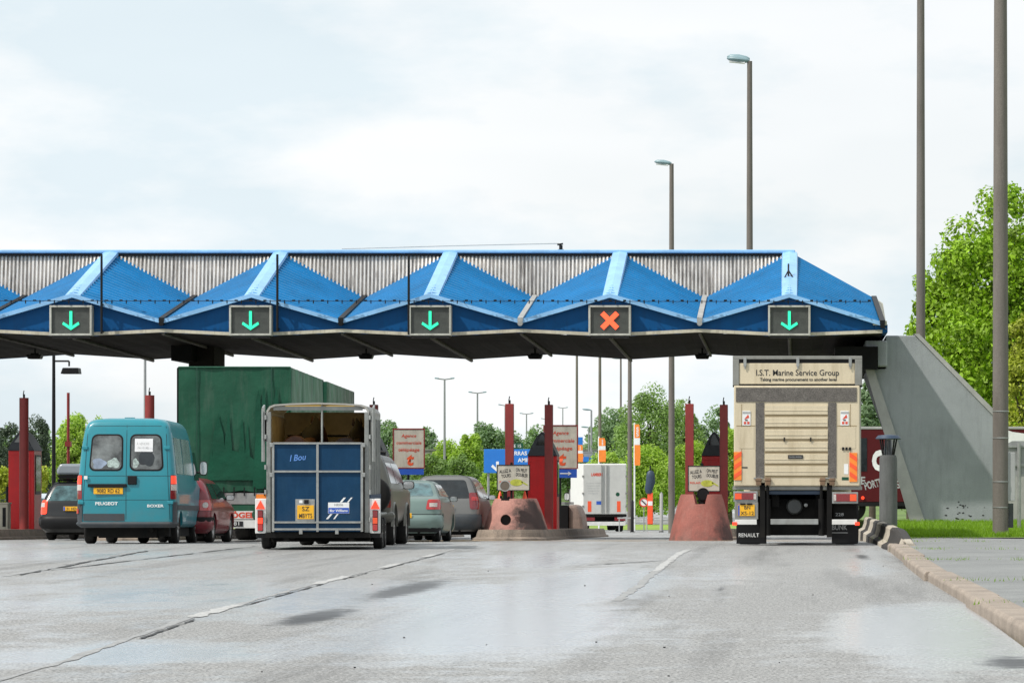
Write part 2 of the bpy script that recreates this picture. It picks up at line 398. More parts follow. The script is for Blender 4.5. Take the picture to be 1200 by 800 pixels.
# ================================================================== SETTING
def sheet(name, xs, ys, zf, mat, label, cat='ground', off=0):
    P = [[(x, y, zf(x, y)+off) for x in xs] for y in ys]
    o = MB().grid(P).build(name, mat, None, smooth=True)
    tag(o, label, cat, kind='structure'); return o
def base_z(x, y):
    a = gz(y); b = vz(y)
    t = min(max((x-1.9)/1.2, 0), 1)
    return a*(1-t)+b*t
xs = [-1500,-700,-300,-150,-90,-60,-45,-35,-28,-20,-14,-9,-5,-2,0,1.2,1.72,1.9,2.1,2.3,2.5,2.8,3.1,4,6,9,13,20,30,45,70,120,250,600,1500]
ys = [-60,-20]+list(range(0,60,10))+list(range(60,110,2))+list(range(110,280,6))+[300,350,450,650,1000,1600,3000]
mt['ground'] = M('rough green field', (.10,.17,.03), .9, var=.4, scale=.08, fine=.3, stain=.5, scol=(.13,.12,.06))
sheet('ground', xs, ys, base_z, 'ground', 'rough green ground around the toll plaza', off=-.035)

# wet asphalt
def road_mat():
    m = bpy.data.materials.new('wet asphalt'); m.use_nodes = True; nt = m.node_tree; L = nt.links.new
    b = nt.nodes['Principled BSDF']; tc = nd(nt, 'ShaderNodeTexCoord')
    def noise(scale, st, det=6, ro=.6, loc=(0,0,0)):
        mp = nd(nt, 'ShaderNodeMapping'); mp.inputs['Scale'].default_value = st; mp.inputs['Location'].default_value = loc
        n = nd(nt, 'ShaderNodeTexNoise'); n.inputs['Scale'].default_value = scale; n.inputs['Detail'].default_value = det; n.inputs['Roughness'].default_value = ro
        L(tc.outputs['Object'], mp.inputs[0]); L(mp.outputs[0], n.inputs['Vector']); return n.outputs['Fac']
    def mrange(v, a, b_, c, d):
        r = nd(nt, 'ShaderNodeMapRange'); L(v, r.inputs['Value'])
        for k, x in zip(('From Min','From Max','To Min','To Max'), (a,b_,c,d)): r.inputs[k].default_value = x
        return r.outputs[0]
    def math_(op, a, b_):
        n = nd(nt, 'ShaderNodeMath', operation=op)
        for i, v in enumerate((a, b_)):
            if isinstance(v, (int, float)): n.inputs[i].default_value = v
            else: L(v, n.inputs[i])
        return n.outputs[0]
    def spot(cx, cy, rx, ry, ang=0):               # soft oval mask that places sheen, damp and dark streaks
        mp = nd(nt, 'ShaderNodeMapping', vector_type='TEXTURE'); mp.inputs['Location'].default_value = (cx, cy, 0); mp.inputs['Scale'].default_value = (rx, ry, 1e4); mp.inputs['Rotation'].default_value = (0,0,ang)
        g = nd(nt, 'ShaderNodeTexGradient', gradient_type='SPHERICAL'); L(tc.outputs['Object'], mp.inputs[0]); L(mp.outputs[0], g.inputs[0]); return g.outputs['Fac']
    big = noise(.28, (1, .16, 1), 5, .6); mid = noise(1.5, (1, .55, 1), 7, .75, (4,2,0))
    wet = math_('ADD', math_('MULTIPLY', big, .9), math_('MULTIPLY', mid, .85))
    def P(px, py):
        s = (py-PY)/ZC; Y = F/s; return X_(px, Y), Y
    for (px, py, rx, ry, w) in ((560,735,1.7,7,.55),(700,680,1.2,9,.48),(1080,735,.95,8,.60),(160,765,1.4,2.5,.45),(420,700,1.6,8,.34),(620,700,1.6,8,.3),(850,672,1.2,6,.15),
                                (60,650,4,6,.22),(640,655,.9,7,.30),(1010,665,.5,7,.30),(250,690,1.6,8,.2)):
        x, y = P(px, py); wet = math_('ADD', wet, math_('MULTIPLY', spot(x, y, rx, ry), w*1.3))
    wet = math_('SUBTRACT', wet, math_('MULTIPLY', spot(*P(960,700), 1.4, 9), .25))
    hz = noise(3.2, (.5, 1.3, 1), 6, .8, (2,5,0)); wet = math_('ADD', wet, math_('MULTIPLY', math_('SUBTRACT', hz, .5), .7))
    fac = mrange(wet, .86, 1.14, 0, 1)
    grain = noise(34, (1,1,1), 4, .85); g2 = noise(9, (1,.5,1), 6, .7)
    col = nd(nt, 'ShaderNodeMix', data_type='RGBA'); col.inputs['A'].default_value = (.265,.265,.26,1); col.inputs['B'].default_value = (.36,.37,.375,1); L(fac, col.inputs['Factor'])  # wet areas also get a paler base colour, sheen painted in
    sc = nd(nt, 'ShaderNodeVectorMath', operation='SCALE'); L(col.outputs['Result'], sc.inputs[0])
    L(math_('MULTIPLY', mrange(grain, .38, .64, .2, 1.85), mrange(g2, .3, .7, .84, 1.16)), sc.inputs['Scale'])
    # narrow tarred cracks / worn streaks
    dk = mrange(noise(.9, (1.6, .07, 1), 5, .6, (9,3,0)), .52, .70, 1, .66)
    s2 = nd(nt, 'ShaderNodeVectorMath', operation='SCALE'); L(sc.outputs[0], s2.inputs[0]); L(dk, s2.inputs['Scale'])
    # dark damp streaks: near-black colour instead of a mirror reflection
    pw = None
    for (px, py, rx, ry, w) in ((478,690,.50,6.5,1.2),(372,722,.42,3.6,1.2),(1185,776,.40,1.6,1.0),(1010,652,.22,4,.9),(845,690,.08,2,.7)):
        x, y = P(px, py); v = math_('MULTIPLY', spot(x, y, rx, ry), w); pw = v if pw is None else math_('ADD', pw, v)
    pud = mrange(math_('ADD', math_('MULTIPLY', pw, .42), math_('MULTIPLY', noise(4.5, (.55,1.5,1), 7, .85, (1,7,0)), 1.1)), .70, .84, 0, 1)
    pud = math_('MULTIPLY', pud, mrange(pw, .02, .12, 0, 1))
    mxp = nd(nt, 'ShaderNodeMix', data_type='RGBA'); mxp.inputs['B'].default_value = (.02,.02,.02,1); L(pud, mxp.inputs['Factor']); L(s2.outputs[0], mxp.inputs['A'])
    L(mxp.outputs['Result'], b.inputs['Base Color'])
    rgh = math_('SUBTRACT', mrange(fac, 0, 1, .70, .26), mrange(mid, .3, .7, -.04, .05))
    mrf = nd(nt, 'ShaderNodeMix'); L(pud, mrf.inputs[0]); L(rgh, mrf.inputs[2]); mrf.inputs[3].default_value = .45; L(mrf.outputs[0], b.inputs['Roughness'])
    L(math_('MULTIPLY', mrange(fac, 0, 1, 0, 1), mrange(pud, 0, 1, 1, 0)), b.inputs['Coat Weight']); b.inputs['Coat Roughness'].default_value = .22; b.inputs['Coat IOR'].default_value = 1.9
    _sp = mrange(fac, 0, 1, .4, 1.0)
    L(_sp, b.inputs['Specular IOR Level'])
    bp = nd(nt, 'ShaderNodeBump'); bp.inputs['Distance'].default_value = .012
    L(mrange(fac, 0, 1, .55, .06), bp.inputs['Strength']); L(grain, bp.inputs['Height']); L(bp.outputs[0], b.inputs['Normal'])
    return m
mt['road'] = road_mat()
ryl = [-20]+list(np.arange(0,60,5.))+list(np.arange(60,80,1.))+list(np.arange(80,275,5.))+[300,350,420,500]
sheet('road', [-75,-40,-24,-20,-15,-10,-5,0,1.74], ryl, lambda x, y: gz(y), 'road', 'wet grey asphalt approach road', 'road')

# painted lines and tarred seams, 4 mm steps
mt['paint'] = M('worn white road paint', (.40,.40,.39), .6, var=.3, scale=7, fine=.35, stain=.85, scol=(.27,.27,.27))
mt['paint_faint'] = M('faint road paint', (.27,.27,.265), .5, var=.3, scale=5, fine=.4)
mt['tar'] = M('tar seam', (.03,.03,.03), .6, var=.4)
mt['sand'] = M('washed up grit', (.42,.30,.17), .9, var=.4, scale=3, fine=.5)
def gp(px, py, off=.004):
    Y = F*ZC/(py-PY)
    for _ in range(20):
        Y = F*(ZC-gz(Y))/(py-PY)
    return (X_(px, Y), Y, gz(Y)+off)
def strip(mb, pts, w, off, jit=0):
    rows = []
    for i, p in enumerate(pts):
        q = pts[min(i+1, len(pts)-1)]; o = pts[max(i-1, 0)]
        d = Vector((q[0]-o[0], q[1]-o[1], 0)).normalized(); n = Vector((d.y, -d.x, 0))
        ww = w*(1+random.uniform(-jit, jit)); j = random.uniform(-jit, jit)*w*.5
        x, y = p[0]+n.x*j, p[1]+n.y*j
        rows.append([(x-n.x*ww/2, y-n.y*ww/2, gz(y-n.y*ww/2)+off), (x+n.x*ww/2, y+n.y*ww/2, gz(y+n.y*ww/2)+off)])
    mb.grid(rows)
def seg(a, b, n):
    return [(a[0]+(b[0]-a[0])*i/n, a[1]+(b[1]-a[1])*i/n) for i in range(n+1)]
mb = MB()
L0 = [gp(-40,808), gp(75,775), gp(215,726), gp(345,690), gp(420,672), gp(500,652), gp(545,640)]
def along(L, y): 
    for a, b in zip(L, L[1:]):
        if a[1] <= y <= b[1]: t = (y-a[1])/(b[1]-a[1]); return (a[0]+(b[0]-a[0])*t, y)
    return (L[-1][0], y)
fb = MB()
strip(fb, [along(L0, 22.5+i*.4) for i in range(110)], .075, .004, .5)
for y0, y1 in ((33.5,36.8),(44,47.5),(52,54.5),(59,61)):
    strip(mb, [along(L0, y0+(y1-y0)*i/12) for i in range(13)], .15, .006, .3)
R0 = [gp(690,730), gp(720,705), gp(750,685), gp(775,664), gp(797,648), gp(812,641)]
strip(fb, [along(R0, 38+i*.4) for i in range(70)], .12, .004, .35)
strip(mb, [along(R0, 50+i*.5) for i in range(30)], .12, .006, .3)
LL = [gp(0,676), gp(110,655), gp(190,641)]
for y0, y1 in ((47.5,51),(54,57),(60,63)): strip(fb, [along(LL, y0+(y1-y0)*i/8) for i in range(9)], .12, .004, .3)
tag(fb.build('faint_marking', 'paint_faint'), 'almost worn away lane lines on the asphalt', 'road marking', kind='structure')
o = mb.build('road_marking', 'paint'); tag(o, 'worn white dashed lane lines on the asphalt', 'road marking', kind='structure')
mb = MB()
for a_, b2 in ((29,33),(36,44),(46,49),(51,62)): strip(mb, [(x+.1, y) for x, y in seg(along(L0,a_), along(L0,b2), 16)], .026, .008, .9)
strip(mb, [(x+.12, y) for x, y in seg(along(LL,48), along(LL,64), 30)], .06, .008, .8)
a = gp(690,662); b_ = gp(790,656); strip(mb, seg(a, b_, 20), .05, .008, .9)
a = gp(60,668); b_ = gp(300,640); strip(mb, seg(a, b_, 30), .05, .008, .8)
a = gp(700,716); b_ = gp(800,714); strip(mb, seg(a, b_, 16), .02, .008, .8)
o = mb.build('road_seam', 'tar'); tag(o, 'dark tarred joints between the asphalt strips', 'road seam', kind='structure')
mb = MB()
P = []
for i in range(61):
    x = -9.5+i*(11.1/60); y0 = 86.3+.5*math.sin(x*1.7)+random.uniform(-.3,.3); y1 = 87.6+random.uniform(-.3,.4)
    P.append([(x, y0, gz(y0)+.005), (x, y1, gz(y1)+.005)])
mb.grid([list(r) for r in zip(*P)])
o = mb.build('grit_line', 'sand'); tag(o, 'sandy grit washed against the toll islands', 'grit', kind='structure')
# dirt flecks
mb = MB()
for i in range(26):
    y = random.uniform(23, 70); x = random.uniform(-9, 1.6)*y/60; s = random.uniform(.004, .010)
    mb.box(x-s, x+s, y-s, y+s, gz(y), gz(y)+s)
tag(mb.build('road_debris', 'ink'), 'small dark stones and flecks scattered on the asphalt', 'debris', kind='stuff')

# kerb and pavement
mt['kerb'] = M('pinkish grey kerbstone', (.27,.225,.185), .85, var=.3, scale=1.2, fine=.3, stain=.2, scol=(.16,.13,.10), bump=.3)
mt['pavement'] = M('grey pavement asphalt', (.20,.205,.20), .6, var=.2, scale=.6, fine=.35, stain=.35, scol=(.10,.10,.10), bump=.4, bscale=60)
def kx(y): return 1.60+max(0, (45-y))*.0115
mb = MB(); y = 9.3
i = 0
while y < 63.6:
    L_ = 9.0; y2 = min(y+L_, 64.2); g = .03; dx = (.035 if i % 2 else 0)+random.uniform(-.01,.01); dz = random.uniform(-.012,.012)
    x0 = kx(y)+dx; x1 = kx(y2-g)+dx; z = .13+dz; w = .30
    mb.add([(x0,y,-.05),(x0+w,y,-.05),(x1+w,y2-g,-.05),(x1,y2-g,-.05),
            (x0,y,z-.035),(x1,y2-g,z-.035),(x0+.03,y,z),(x1+.03,y2-g,z),(x0+w,y,z),(x1+w,y2-g,z)],
           [(0,4,5,3),(4,6,7,5),(6,8,9,7),(0,1,8,6,4),(3,5,7,9,2),(1,2,9,8),(0,3,2,1)])
    y = y2; i += 1
tag(mb.build('kerb', 'kerb', bevel=.012), 'long pinkish concrete kerb beside the right lane', 'kerb', kind='structure')
P = [[(kx(y)+.25, y, .112), (kx(y)+1.2, y, .118), (kx(y)+3.2, y, .10), (9, y, .08)] for y in list(np.arange(14, 74, 3.))]
tag(MB().grid(P).build('pavement', 'pavement'), 'grey asphalt pavement right of the kerb', 'pavement', kind='structure')
# verge grass
mt['verge'] = M('grassy soil', (.12,.18,.03), .95, var=.4, scale=2, fine=.4)
P = [[(1.98, y, .118 if y < 98 else vz(y)+.02), (3, y, .122 if y < 98 else vz(y)+.03), (6, y, .125 if y < 98 else vz(y)+.03), (20, y, .12 if y < 98 else vz(y)+.03)] for y in [71.2,74,80,90,97,104,115,130,150,165]]
tag(MB().grid(P).build('verge', 'verge'), 'strip of grassy verge below the concrete buttress', 'verge', kind='structure')
def blades(name, n, xf, yf, zf, h, w, mat, label):
    x = xf(n); y = yf(n); z = zf(x, y); a = rng.uniform(0, math.pi, n); hh = h*rng.uniform(.4, 1.3, n)
    dx = np.cos(a)*w; dy = np.sin(a)*w; lx = rng.normal(0, .4, n)*hh; ly = rng.normal(0, .4, n)*hh
    V = np.empty((n, 3, 3)); V[:,0] = np.stack([x-dx, y-dy, z], 1); V[:,1] = np.stack([x+dx, y+dy, z], 1); V[:,2] = np.stack([x+lx, y+ly, z+hh], 1)
    me = bpy.data.meshes.new(name); me.vertices.add(n*3); me.vertices.foreach_set('co', V.ravel())
    me.loops.add(n*3); me.loops.foreach_set('vertex_index', np.arange(n*3)); me.polygons.add(n)
    me.polygons.foreach_set('loop_start', np.arange(n)*3); me.update(calc_edges=True)
    me.materials.append(mt[mat]); o = link(bpy.data.objects.new(name, me)); tag(o, label, 'grass', kind='stuff'); return o
def patchy(n):
    return 1.95+rng.random(n)**1.0*6.5
blades('grass', 26000, patchy, lambda n: 72.0+rng.random(n)**1.4*24, lambda x, y: np.full_like(x, .115), .11, .012, 'grassm', 'short bright grass below the concrete buttress and pole')
def weeds(n):
    return 1.6+rng.random(n)*.0
blades('weeds', 900, lambda n: rng.choice([1.9,2.35,3.3,5.2,6.0], n)+rng.normal(0,.18,n), lambda n: rng.choice([34,41.5,52,60,67,70.5], n)+rng.normal(0,.3,n), lambda x, y: np.full_like(x, .112), .05, .006, 'grassm', 'small weeds growing out of the pavement cracks')
# far service apron with lit grass strip
mt['far_grass'] = M('sunlit grass strip', (.20,.30,.04), .9, var=.3, scale=.2)
P = [[(x, y, gz(y)+.03) for x in (-60, -30, 0, 30)] for y in (262, 275, 300)]
tag(MB().grid(P).build('grass_strip', 'far_grass'), 'sunlit grass strip beyond the toll lanes', 'grass strip', kind='structure')

# ================================================================== CANOPY
YF, YR, YB = 95.0, 100.3, 106.8
SF, SR, SB = F/YF, F/YR, F/YB
zp, zv = Z_(346.5, YF), Z_(377, YF)              # fascia top at gable peak and valley
zbp, zbv = Z_(392, YF), Z_(387, YF)
zr, zrv = Z_(297, YR), Z_(350, YR)               # ridge, inner end of the valley
zsb_p, zsb_v = Z_(421, YB), Z_(415, YB)
MODW = 4.747
xp = [-.226-MODW*i for i in range(8)]             # gable peaks
can = thing('toll_canopy', 'long blue folded gable canopy spanning the toll lanes', 'canopy', (0,0,0))
def ribbed(A, B, C, D, nr, h, name, mat, par):
    # quad A(front top) B(back top) C(back bottom) D(front bottom); ribs run from the A-B edge to the D-C edge
    A, B, C, D = map(Vector, (A, B, C, D)); n = (B-A).cross(D-A).normalized()
    if n.z < 0: n = -n
    rows = []
    for i in range(nr):
        for u, k in ((0, 0), (.62, 0), (.72, 1), (.90, 1)):
            v = (i+u)/nr
            rows.append([A.lerp(B, v)+n*h*k, D.lerp(C, v)+n*h*k])
    rows.append([B, C])
    return MB().grid([[tuple(p) for p in r] for r in rows]).build(name, mat, par)
xr_end = X_(1034, YF)
for i, x in enumerate(xp):
    xl = x-MODW/2; xr = x+MODW/2 if i else xr_end
    zvr = zv if i else Z_(380, YF)
    xrb = xr if i else X_(1024, YR)
    zrb = zrv if i else Z_(351, YR)
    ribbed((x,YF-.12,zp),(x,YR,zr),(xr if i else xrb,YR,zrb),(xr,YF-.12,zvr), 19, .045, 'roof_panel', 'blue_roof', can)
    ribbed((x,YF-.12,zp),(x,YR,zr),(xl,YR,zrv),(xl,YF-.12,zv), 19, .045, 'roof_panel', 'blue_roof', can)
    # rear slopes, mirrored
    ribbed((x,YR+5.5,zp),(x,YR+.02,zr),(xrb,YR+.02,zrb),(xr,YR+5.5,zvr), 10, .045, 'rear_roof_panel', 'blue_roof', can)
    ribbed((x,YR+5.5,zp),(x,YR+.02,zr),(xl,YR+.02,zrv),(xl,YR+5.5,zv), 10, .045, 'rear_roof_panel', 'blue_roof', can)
    # cap along the fold, pale blue, from peak to ridge
    mb = MB(); d = .22
    mb.prism([(x-d,YF-.08,zp-.06),(x+d,YF-.08,zp-.06),(x+d*.9,YF-.08,zp+.005),(x,YF-.08,zp+.045),(x-d*.9,YF-.08,zp+.005)], (0, YR-YF+.03, zr-zp+.03))
    mb.build('fold_cap', 'blue_trim', can)
    # valley gutter
    mb = MB(); mb.prism([(xr-.07,YF-.2,zvr+.0),(xr+.07,YF-.2,zvr+.0),(xr+.07,YF-.2,zvr+.10),(xr-.07,YF-.2,zvr+.10)], (xrb-xr, YR-YF+.05, zrb-zvr))
    mb.tube((xr,YF-.24,zvr-.05),(xr,YF+.1,zvr-.02),.07,n=10)
    mb.build('valley_gutter', 'conc_light' if i in (1, 2) else 'black', can)
    # fascia panels and trims, one pair per gable
    bz = zbv if i else Z_(388, YF)
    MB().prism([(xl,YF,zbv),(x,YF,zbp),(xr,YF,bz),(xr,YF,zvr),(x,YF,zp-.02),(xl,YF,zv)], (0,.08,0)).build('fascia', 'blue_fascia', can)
    mb = MB()
    for (xa, za, xb, zb) in ((xl,zv,x,zp),(x,zp,xr,zvr)):
        mb.prism([(xa,YF-.16,za-.055),(xb,YF-.16,zb-.055),(xb,YF-.16,zb+.055),(xa,YF-.16,za+.055)], (0,.2,0))
    mb.build('fascia_trim', 'blue_trim', can)
    mb = MB()
    for (xa, za, xb, zb) in ((xl,zbv,x,zbp),(x,zbp,xr,bz)):
        mb.prism([(xa,YF-.06,za-.05),(xb,YF-.06,zb-.05),(xb,YF-.06,zb+.035),(xa,YF-.06,za+.035)], (0,.16,0))
    mb.build('lower_trim', 'cream_trim', can)
    # soffit: two folded sheets per gable with joint ribs
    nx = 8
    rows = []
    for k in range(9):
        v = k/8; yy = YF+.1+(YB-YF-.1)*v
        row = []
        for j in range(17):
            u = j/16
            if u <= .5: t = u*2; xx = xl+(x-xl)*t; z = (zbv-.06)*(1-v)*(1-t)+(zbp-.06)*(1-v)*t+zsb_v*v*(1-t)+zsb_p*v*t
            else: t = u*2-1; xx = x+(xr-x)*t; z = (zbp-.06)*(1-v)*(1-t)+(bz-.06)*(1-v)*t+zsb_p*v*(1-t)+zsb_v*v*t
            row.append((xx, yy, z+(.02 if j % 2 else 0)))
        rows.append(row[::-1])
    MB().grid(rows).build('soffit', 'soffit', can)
    mb = MB()
    mb.tube((x,YF+.1,zbp-.09),(x,YB,zsb_p-.04),.05,n=6); mb.tube((xl,YF+.1,zbv-.09),(xl,YB,zsb_v-.04),.045,n=6)
    mb.build('joint_rib', 'soffit_rib', can)
    # rear fascia
    MB().prism([(xl,YB,zsb_v),(x,YB,zsb_p),(xr,YB,zsb_v),(xr,YB,zvr),(x,YB,zp-.02),(xl,YB,zv)], (0,.08,0)).build('rear_fascia', 'blue_fascia', can)
# corrugated infill triangles and ridge
for i in range(7):
    xa, xb = xp[i+1], xp[i]; xm = (xa+xb)/2
    rows0, rows1 = [], []; n = 44
    def zb_(x): return zrv+(zr-zrv)*abs(x-xm)/(MODW/2)
    pts = []
    for k in range(n):
        for u, h in ((0,.0),(.42,.0),(.50,-.09),(.92,-.09)):
            pts.append((xa+(xb-xa)*(k+u)/n, h))
    pts.append((xb, 0))
    lo = [(x, YR-.03+h-.0, zb_(x)-.02) for x, h in pts]; hi = [(x, YR+.12+h, zr+.02) for x, h in pts]
    MB().grid([lo, hi]).build('corrugated_sheet', 'corr', can)
x0, x1 = xp[-1]-1, xp[0]+.15
mb = MB(); mb.box(x0,x1,YR-.10,YR+.5,zr+.0,zr+.10); mb.build('ridge_cap', 'blue_trim', can, bevel=.03)
MB().box(x0,x1,YR-.06,YR+.4,zr-.07,zr-.002).build('ridge_flashing', 'black', can)
# end trim on the right gable
mb = MB()
mb.prism([(xr_end-.05,YF-.1,Z_(380,YF)),(xr_end+.10,YF-.1,Z_(386,YF)),(X_(1034,YR),YR,Z_(356,YR)),(X_(1023,YR),YR,Z_(348,YR))], (.02,.15,.02))
mb.box(xr_end-.25,xr_end+.12,YF-.1,YF+.5,Z_(379,YF)-.05,Z_(376,YF)); mb.build('end_trim', 'cream_trim', can)
mb = MB(); mb.box(xr_end-.2,xr_end+.14,YF-.05,YB,Z_(390,YF),Z_(380,YF)); mb.build('end_fascia', 'blue_fascia', can, bevel=.02)
# concrete support column on its island, dark steel head
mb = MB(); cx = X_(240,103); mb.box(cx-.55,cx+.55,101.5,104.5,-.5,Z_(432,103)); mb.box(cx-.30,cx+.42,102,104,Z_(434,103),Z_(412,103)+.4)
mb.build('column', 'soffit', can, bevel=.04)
mb = MB(); mb.box(cx-.62,cx-.05,101,105,Z_(425,103),Z_(403,103)); mb.build('column_bracket', 'black_matt', can)
# end bearing on the buttress
mb = MB(); mb.box(1.0,2.15,96.0,106,Z_(432,96),Z_(405,96)-.02); mb.build('end_beam', 'black_matt', can)
# vertical rods in front of the gables
for px, y0, y1 in ((119,298,391),(325,298,388),(479,299,392)):
    x = X_(px, YF-.3); mb = MB(); mb.tube((x,YF-.3,Z_(y1,YF-.3)),(x,YF-.3,Z_(y0,YF-.3)),.032,n=8)
    for yy in (y1-3, (y0+y1)/2+12): mb.box(x-.02,x+.02,YF-.3,YF+.05,Z_(yy,YF-.3)-.02,Z_(yy,YF-.3)+.02)
    mb.build('rod', 'black', can)
# lightning clamp on the right fold cap + antenna on the ridge
mb = MB(); x = X_(924, 97.5); z = Z_(322, 97.5)
mb.tube((x,97.0,z-.05),(x,97.3,z+.28),.025,n=6); mb.tube((x-.1,97,z-.1),(x,97.1,z+.1),.02,n=6); mb.tube((x+.12,97,z-.1),(x,97.1,z+.1),.02,n=6)
mb.build('clamp', 'black', can)
a = thing('roof_antenna', 'small dark bracket with cable standing on the canopy ridge', 'antenna', (X_(657,YR),YR+.1,zr+.08))
MB().tube((0,0,-.02),(0,0,.16),.05,n=8).tube((-.1,0,.17),(.06,0,.2),.025,n=6).box(-.08,.08,-.06,.06,-.02,.04).build('bracket', 'black', a)
# sagging wire on the roof
pts = [(X_(px,YR), YR+.1, Z_(py,YR)) for px, py in ((400,291.5),(470,289.5),(540,287.5),(600,286.2),(655,285))]
mb = MB()
for p, q in zip(pts, pts[1:]): mb.tube(p, q, .012, n=5)
tag(mb.build('roof_wire', 'ink_grey'), 'thin pale wire running above the canopy ridge to the antenna', 'wire')
# cable with clips in front of the fascia peaks
mb = MB(); y = YF-.35; z = Z_(352, y)
mb.tube((xp[-1]-1,y,z),(xr_end-.3,y,z-.03),.009,n=5)
k = xp[-1]-1
while k < xr_end-.4:
    mb.box(k-.012,k+.012,y-.02,y+.02,z-.085,z+.01); mb.box(k+.2,k+.28,y-.015,y+.015,z-.02,z+.02); k += .38
for x in xp: mb.tube((x+.9,y,z),(x+.9,YF,z-.1),.01,n=5)
tag(mb.build('clip_cable', 'black'), 'thin black cable with hanging clips strung along the canopy front', 'cable')

# lane signals
mt['sig_green'] = M('lit green lamps', (.02,.72,.36), .5, var=.05, emit=.95)
mt['sig_red'] = M('lit red lamps', (1.0,.10,.035), .4, var=.12, scale=30, emit=1.1)
mt['sig_frame'] = M('grey signal housing', (.42,.42,.38), .5, var=.2, scale=5, stain=.4)
mt['sig_screen'] = M('dark signal screen', (.05,.055,.05), .5, var=.35, scale=3, fine=.2)
slabels = ['green down arrow lane signal on the rightmost gable, above the cream truck', 'red cross lane signal on the canopy fascia',
           'green down arrow lane signal next to the red cross, third gable from the right', 'green down arrow lane signal above the green tarpaulin lorry',
           'leftmost green down arrow lane signal, above the teal van']
for i in range(5):
    x = xp[i]; z = Z_(375.5, YF-.3)
    t = thing('lane_signal', slabels[i], 'lane signal', (x, YF-.32, z), 0, 'lane signals on the canopy fascia')
    w, h, f = .56, .40, .055
    mb = MB(); mb.box(-w,w,0,.30,-h,-h+f).box(-w,w,0,.30,h-f,h).box(-w,-w+f,0,.30,-h+f,h-f).box(w-f,w,0,.30,-h+f,h-f); mb.build('frame', 'sig_frame', t, bevel=.01)
    box(-w+f,w-f,.06,.28,-h+f,h-f).build('screen', 'sig_screen', t)
    box(-w+.05,w-.05,.02,.3,-h-.05,-h-.003).build('housing_base', 'black', t)
    if i == 1:
        mb = MB(); r = .20
        for s in (-1,1):
            d = Vector((s*.05,0,.05)); a_ = Vector((-r*s,.0,-r)); b_ = Vector((r*s,0,r)); n = Vector((-.045*s,0,.045)) if False else Vector((-s*.046,0,.046))
            yy = .03 if s > 0 else .034
            mb.prism([(a_.x-n.x,yy,a_.z-n.z),(a_.x+n.x,yy,a_.z+n.z),(b_.x+n.x,yy,b_.z+n.z),(b_.x-n.x,yy,b_.z-n.z)], (0,.02,0))
        mb.build('cross', 'sig_red', t)
    else:
        mb = MB()
        mb.box(-.036,.036,.03,.05,-.18,.25)
        for s in (-1,1):
            mb.prism([(0,.033,-.25),(0,.033,-.165),(s*.20,.033,-.035),(s*.225,.033,-.10)], (0,.02,0))
        mb.build('arrow', 'sig_green', t)
# floodlights below the rear of the canopy
fl = ['floodlight under the canopy between the red cross and the rightmost signal', 'floodlight under the canopy left of the red cross signal', 'floodlight under the canopy above the horse trailer', 'floodlight under the canopy at the far left, above the red booth']
for px, lb in zip((823,627,429,41), fl):
    y = 103.5; t = thing('floodlight', 'dark box '+lb, 'floodlight', (X_(px,y),y,Z_(418.5,y)), 0, 'floodlights under the canopy')
    MB().prism([(-.17,-.2,-.05),(.17,-.2,-.05),(.22,-.2,.07),(-.22,-.2,.07)], (0,.4,0)).build('housing', 'black', t, bevel=.015)
    MB().tube((0,0,.07),(0,0,.30),.03,n=8).box(-.12,.12,-.03,.03,.07,.12).build('bracket', 'black', t)

# ================================================================== BUTTRESS
bt = thing('concrete_buttress', 'tall slanting grey concrete buttress wall holding the right end of the canopy', 'buttress', (0,0,0))
Yw = 97.0
pts = [(1016,432),(1038,432),(1038,393),(1073,393),(1166,487),(1166,622),(1086,622)]
P3 = [(X_(a,Yw),Yw,Z_(b,Yw)) for a, b in pts]; P3[-1] = (P3[-1][0],Yw,-.1); P3[-2] = (P3[-2][0],Yw,-.1)
MB().prism(P3, (0,6.5,0)).build('wall', 'concrete', bt, bevel=.03)
mb = MB()     # raised edge band on the outer slope and inner slope
e = [(1073,393),(1166,487)]
mb.prism([(X_(1071,Yw),Yw-.04,Z_(391,Yw)),(X_(1077,Yw),Yw-.04,Z_(391,Yw)),(X_(1169,Yw),Yw-.04,Z_(484,Yw)),(X_(1165,Yw),Yw-.04,Z_(488,Yw))], (0,6.6,0))
mb.build('coping', 'conc_light', bt)
mb = MB()
mb.prism([(X_(1014,Yw),Yw-.1,Z_(432,Yw)),(X_(1024,Yw),Yw-.1,Z_(432,Yw)),(X_(1087,Yw),Yw-.1,-.1),(X_(1069,Yw),Yw-.1,-.1)], (0,.09,0))
mb.build('inner_leg', 'conc_light', bt)
box(X_(1013,Yw),X_(1039,Yw),Yw-.7,Yw+2,Z_(430,Yw),Z_(400,Yw)).build('corbel', 'concrete', bt, bevel=.04)
mb = MB()
for i in range(26):
    px = random.gauss(1125, 14); py = random.gauss(603, 7)
    if py > 616 or not 1096 < px < 1160: continue
    x, z, r = X_(px,Yw), Z_(py,Yw), random.uniform(.015,.045)
    mb.prism([(x+r*math.cos(k)*random.uniform(.6,1.3),Yw-.004,z+r*math.sin(k)*.6) for k in np.linspace(0, 2*math.pi, 7)[:-1]], (0,.002,0))
tag(mb.build('chipped_patch', 'ink', bt), None, None, kind='stuff')

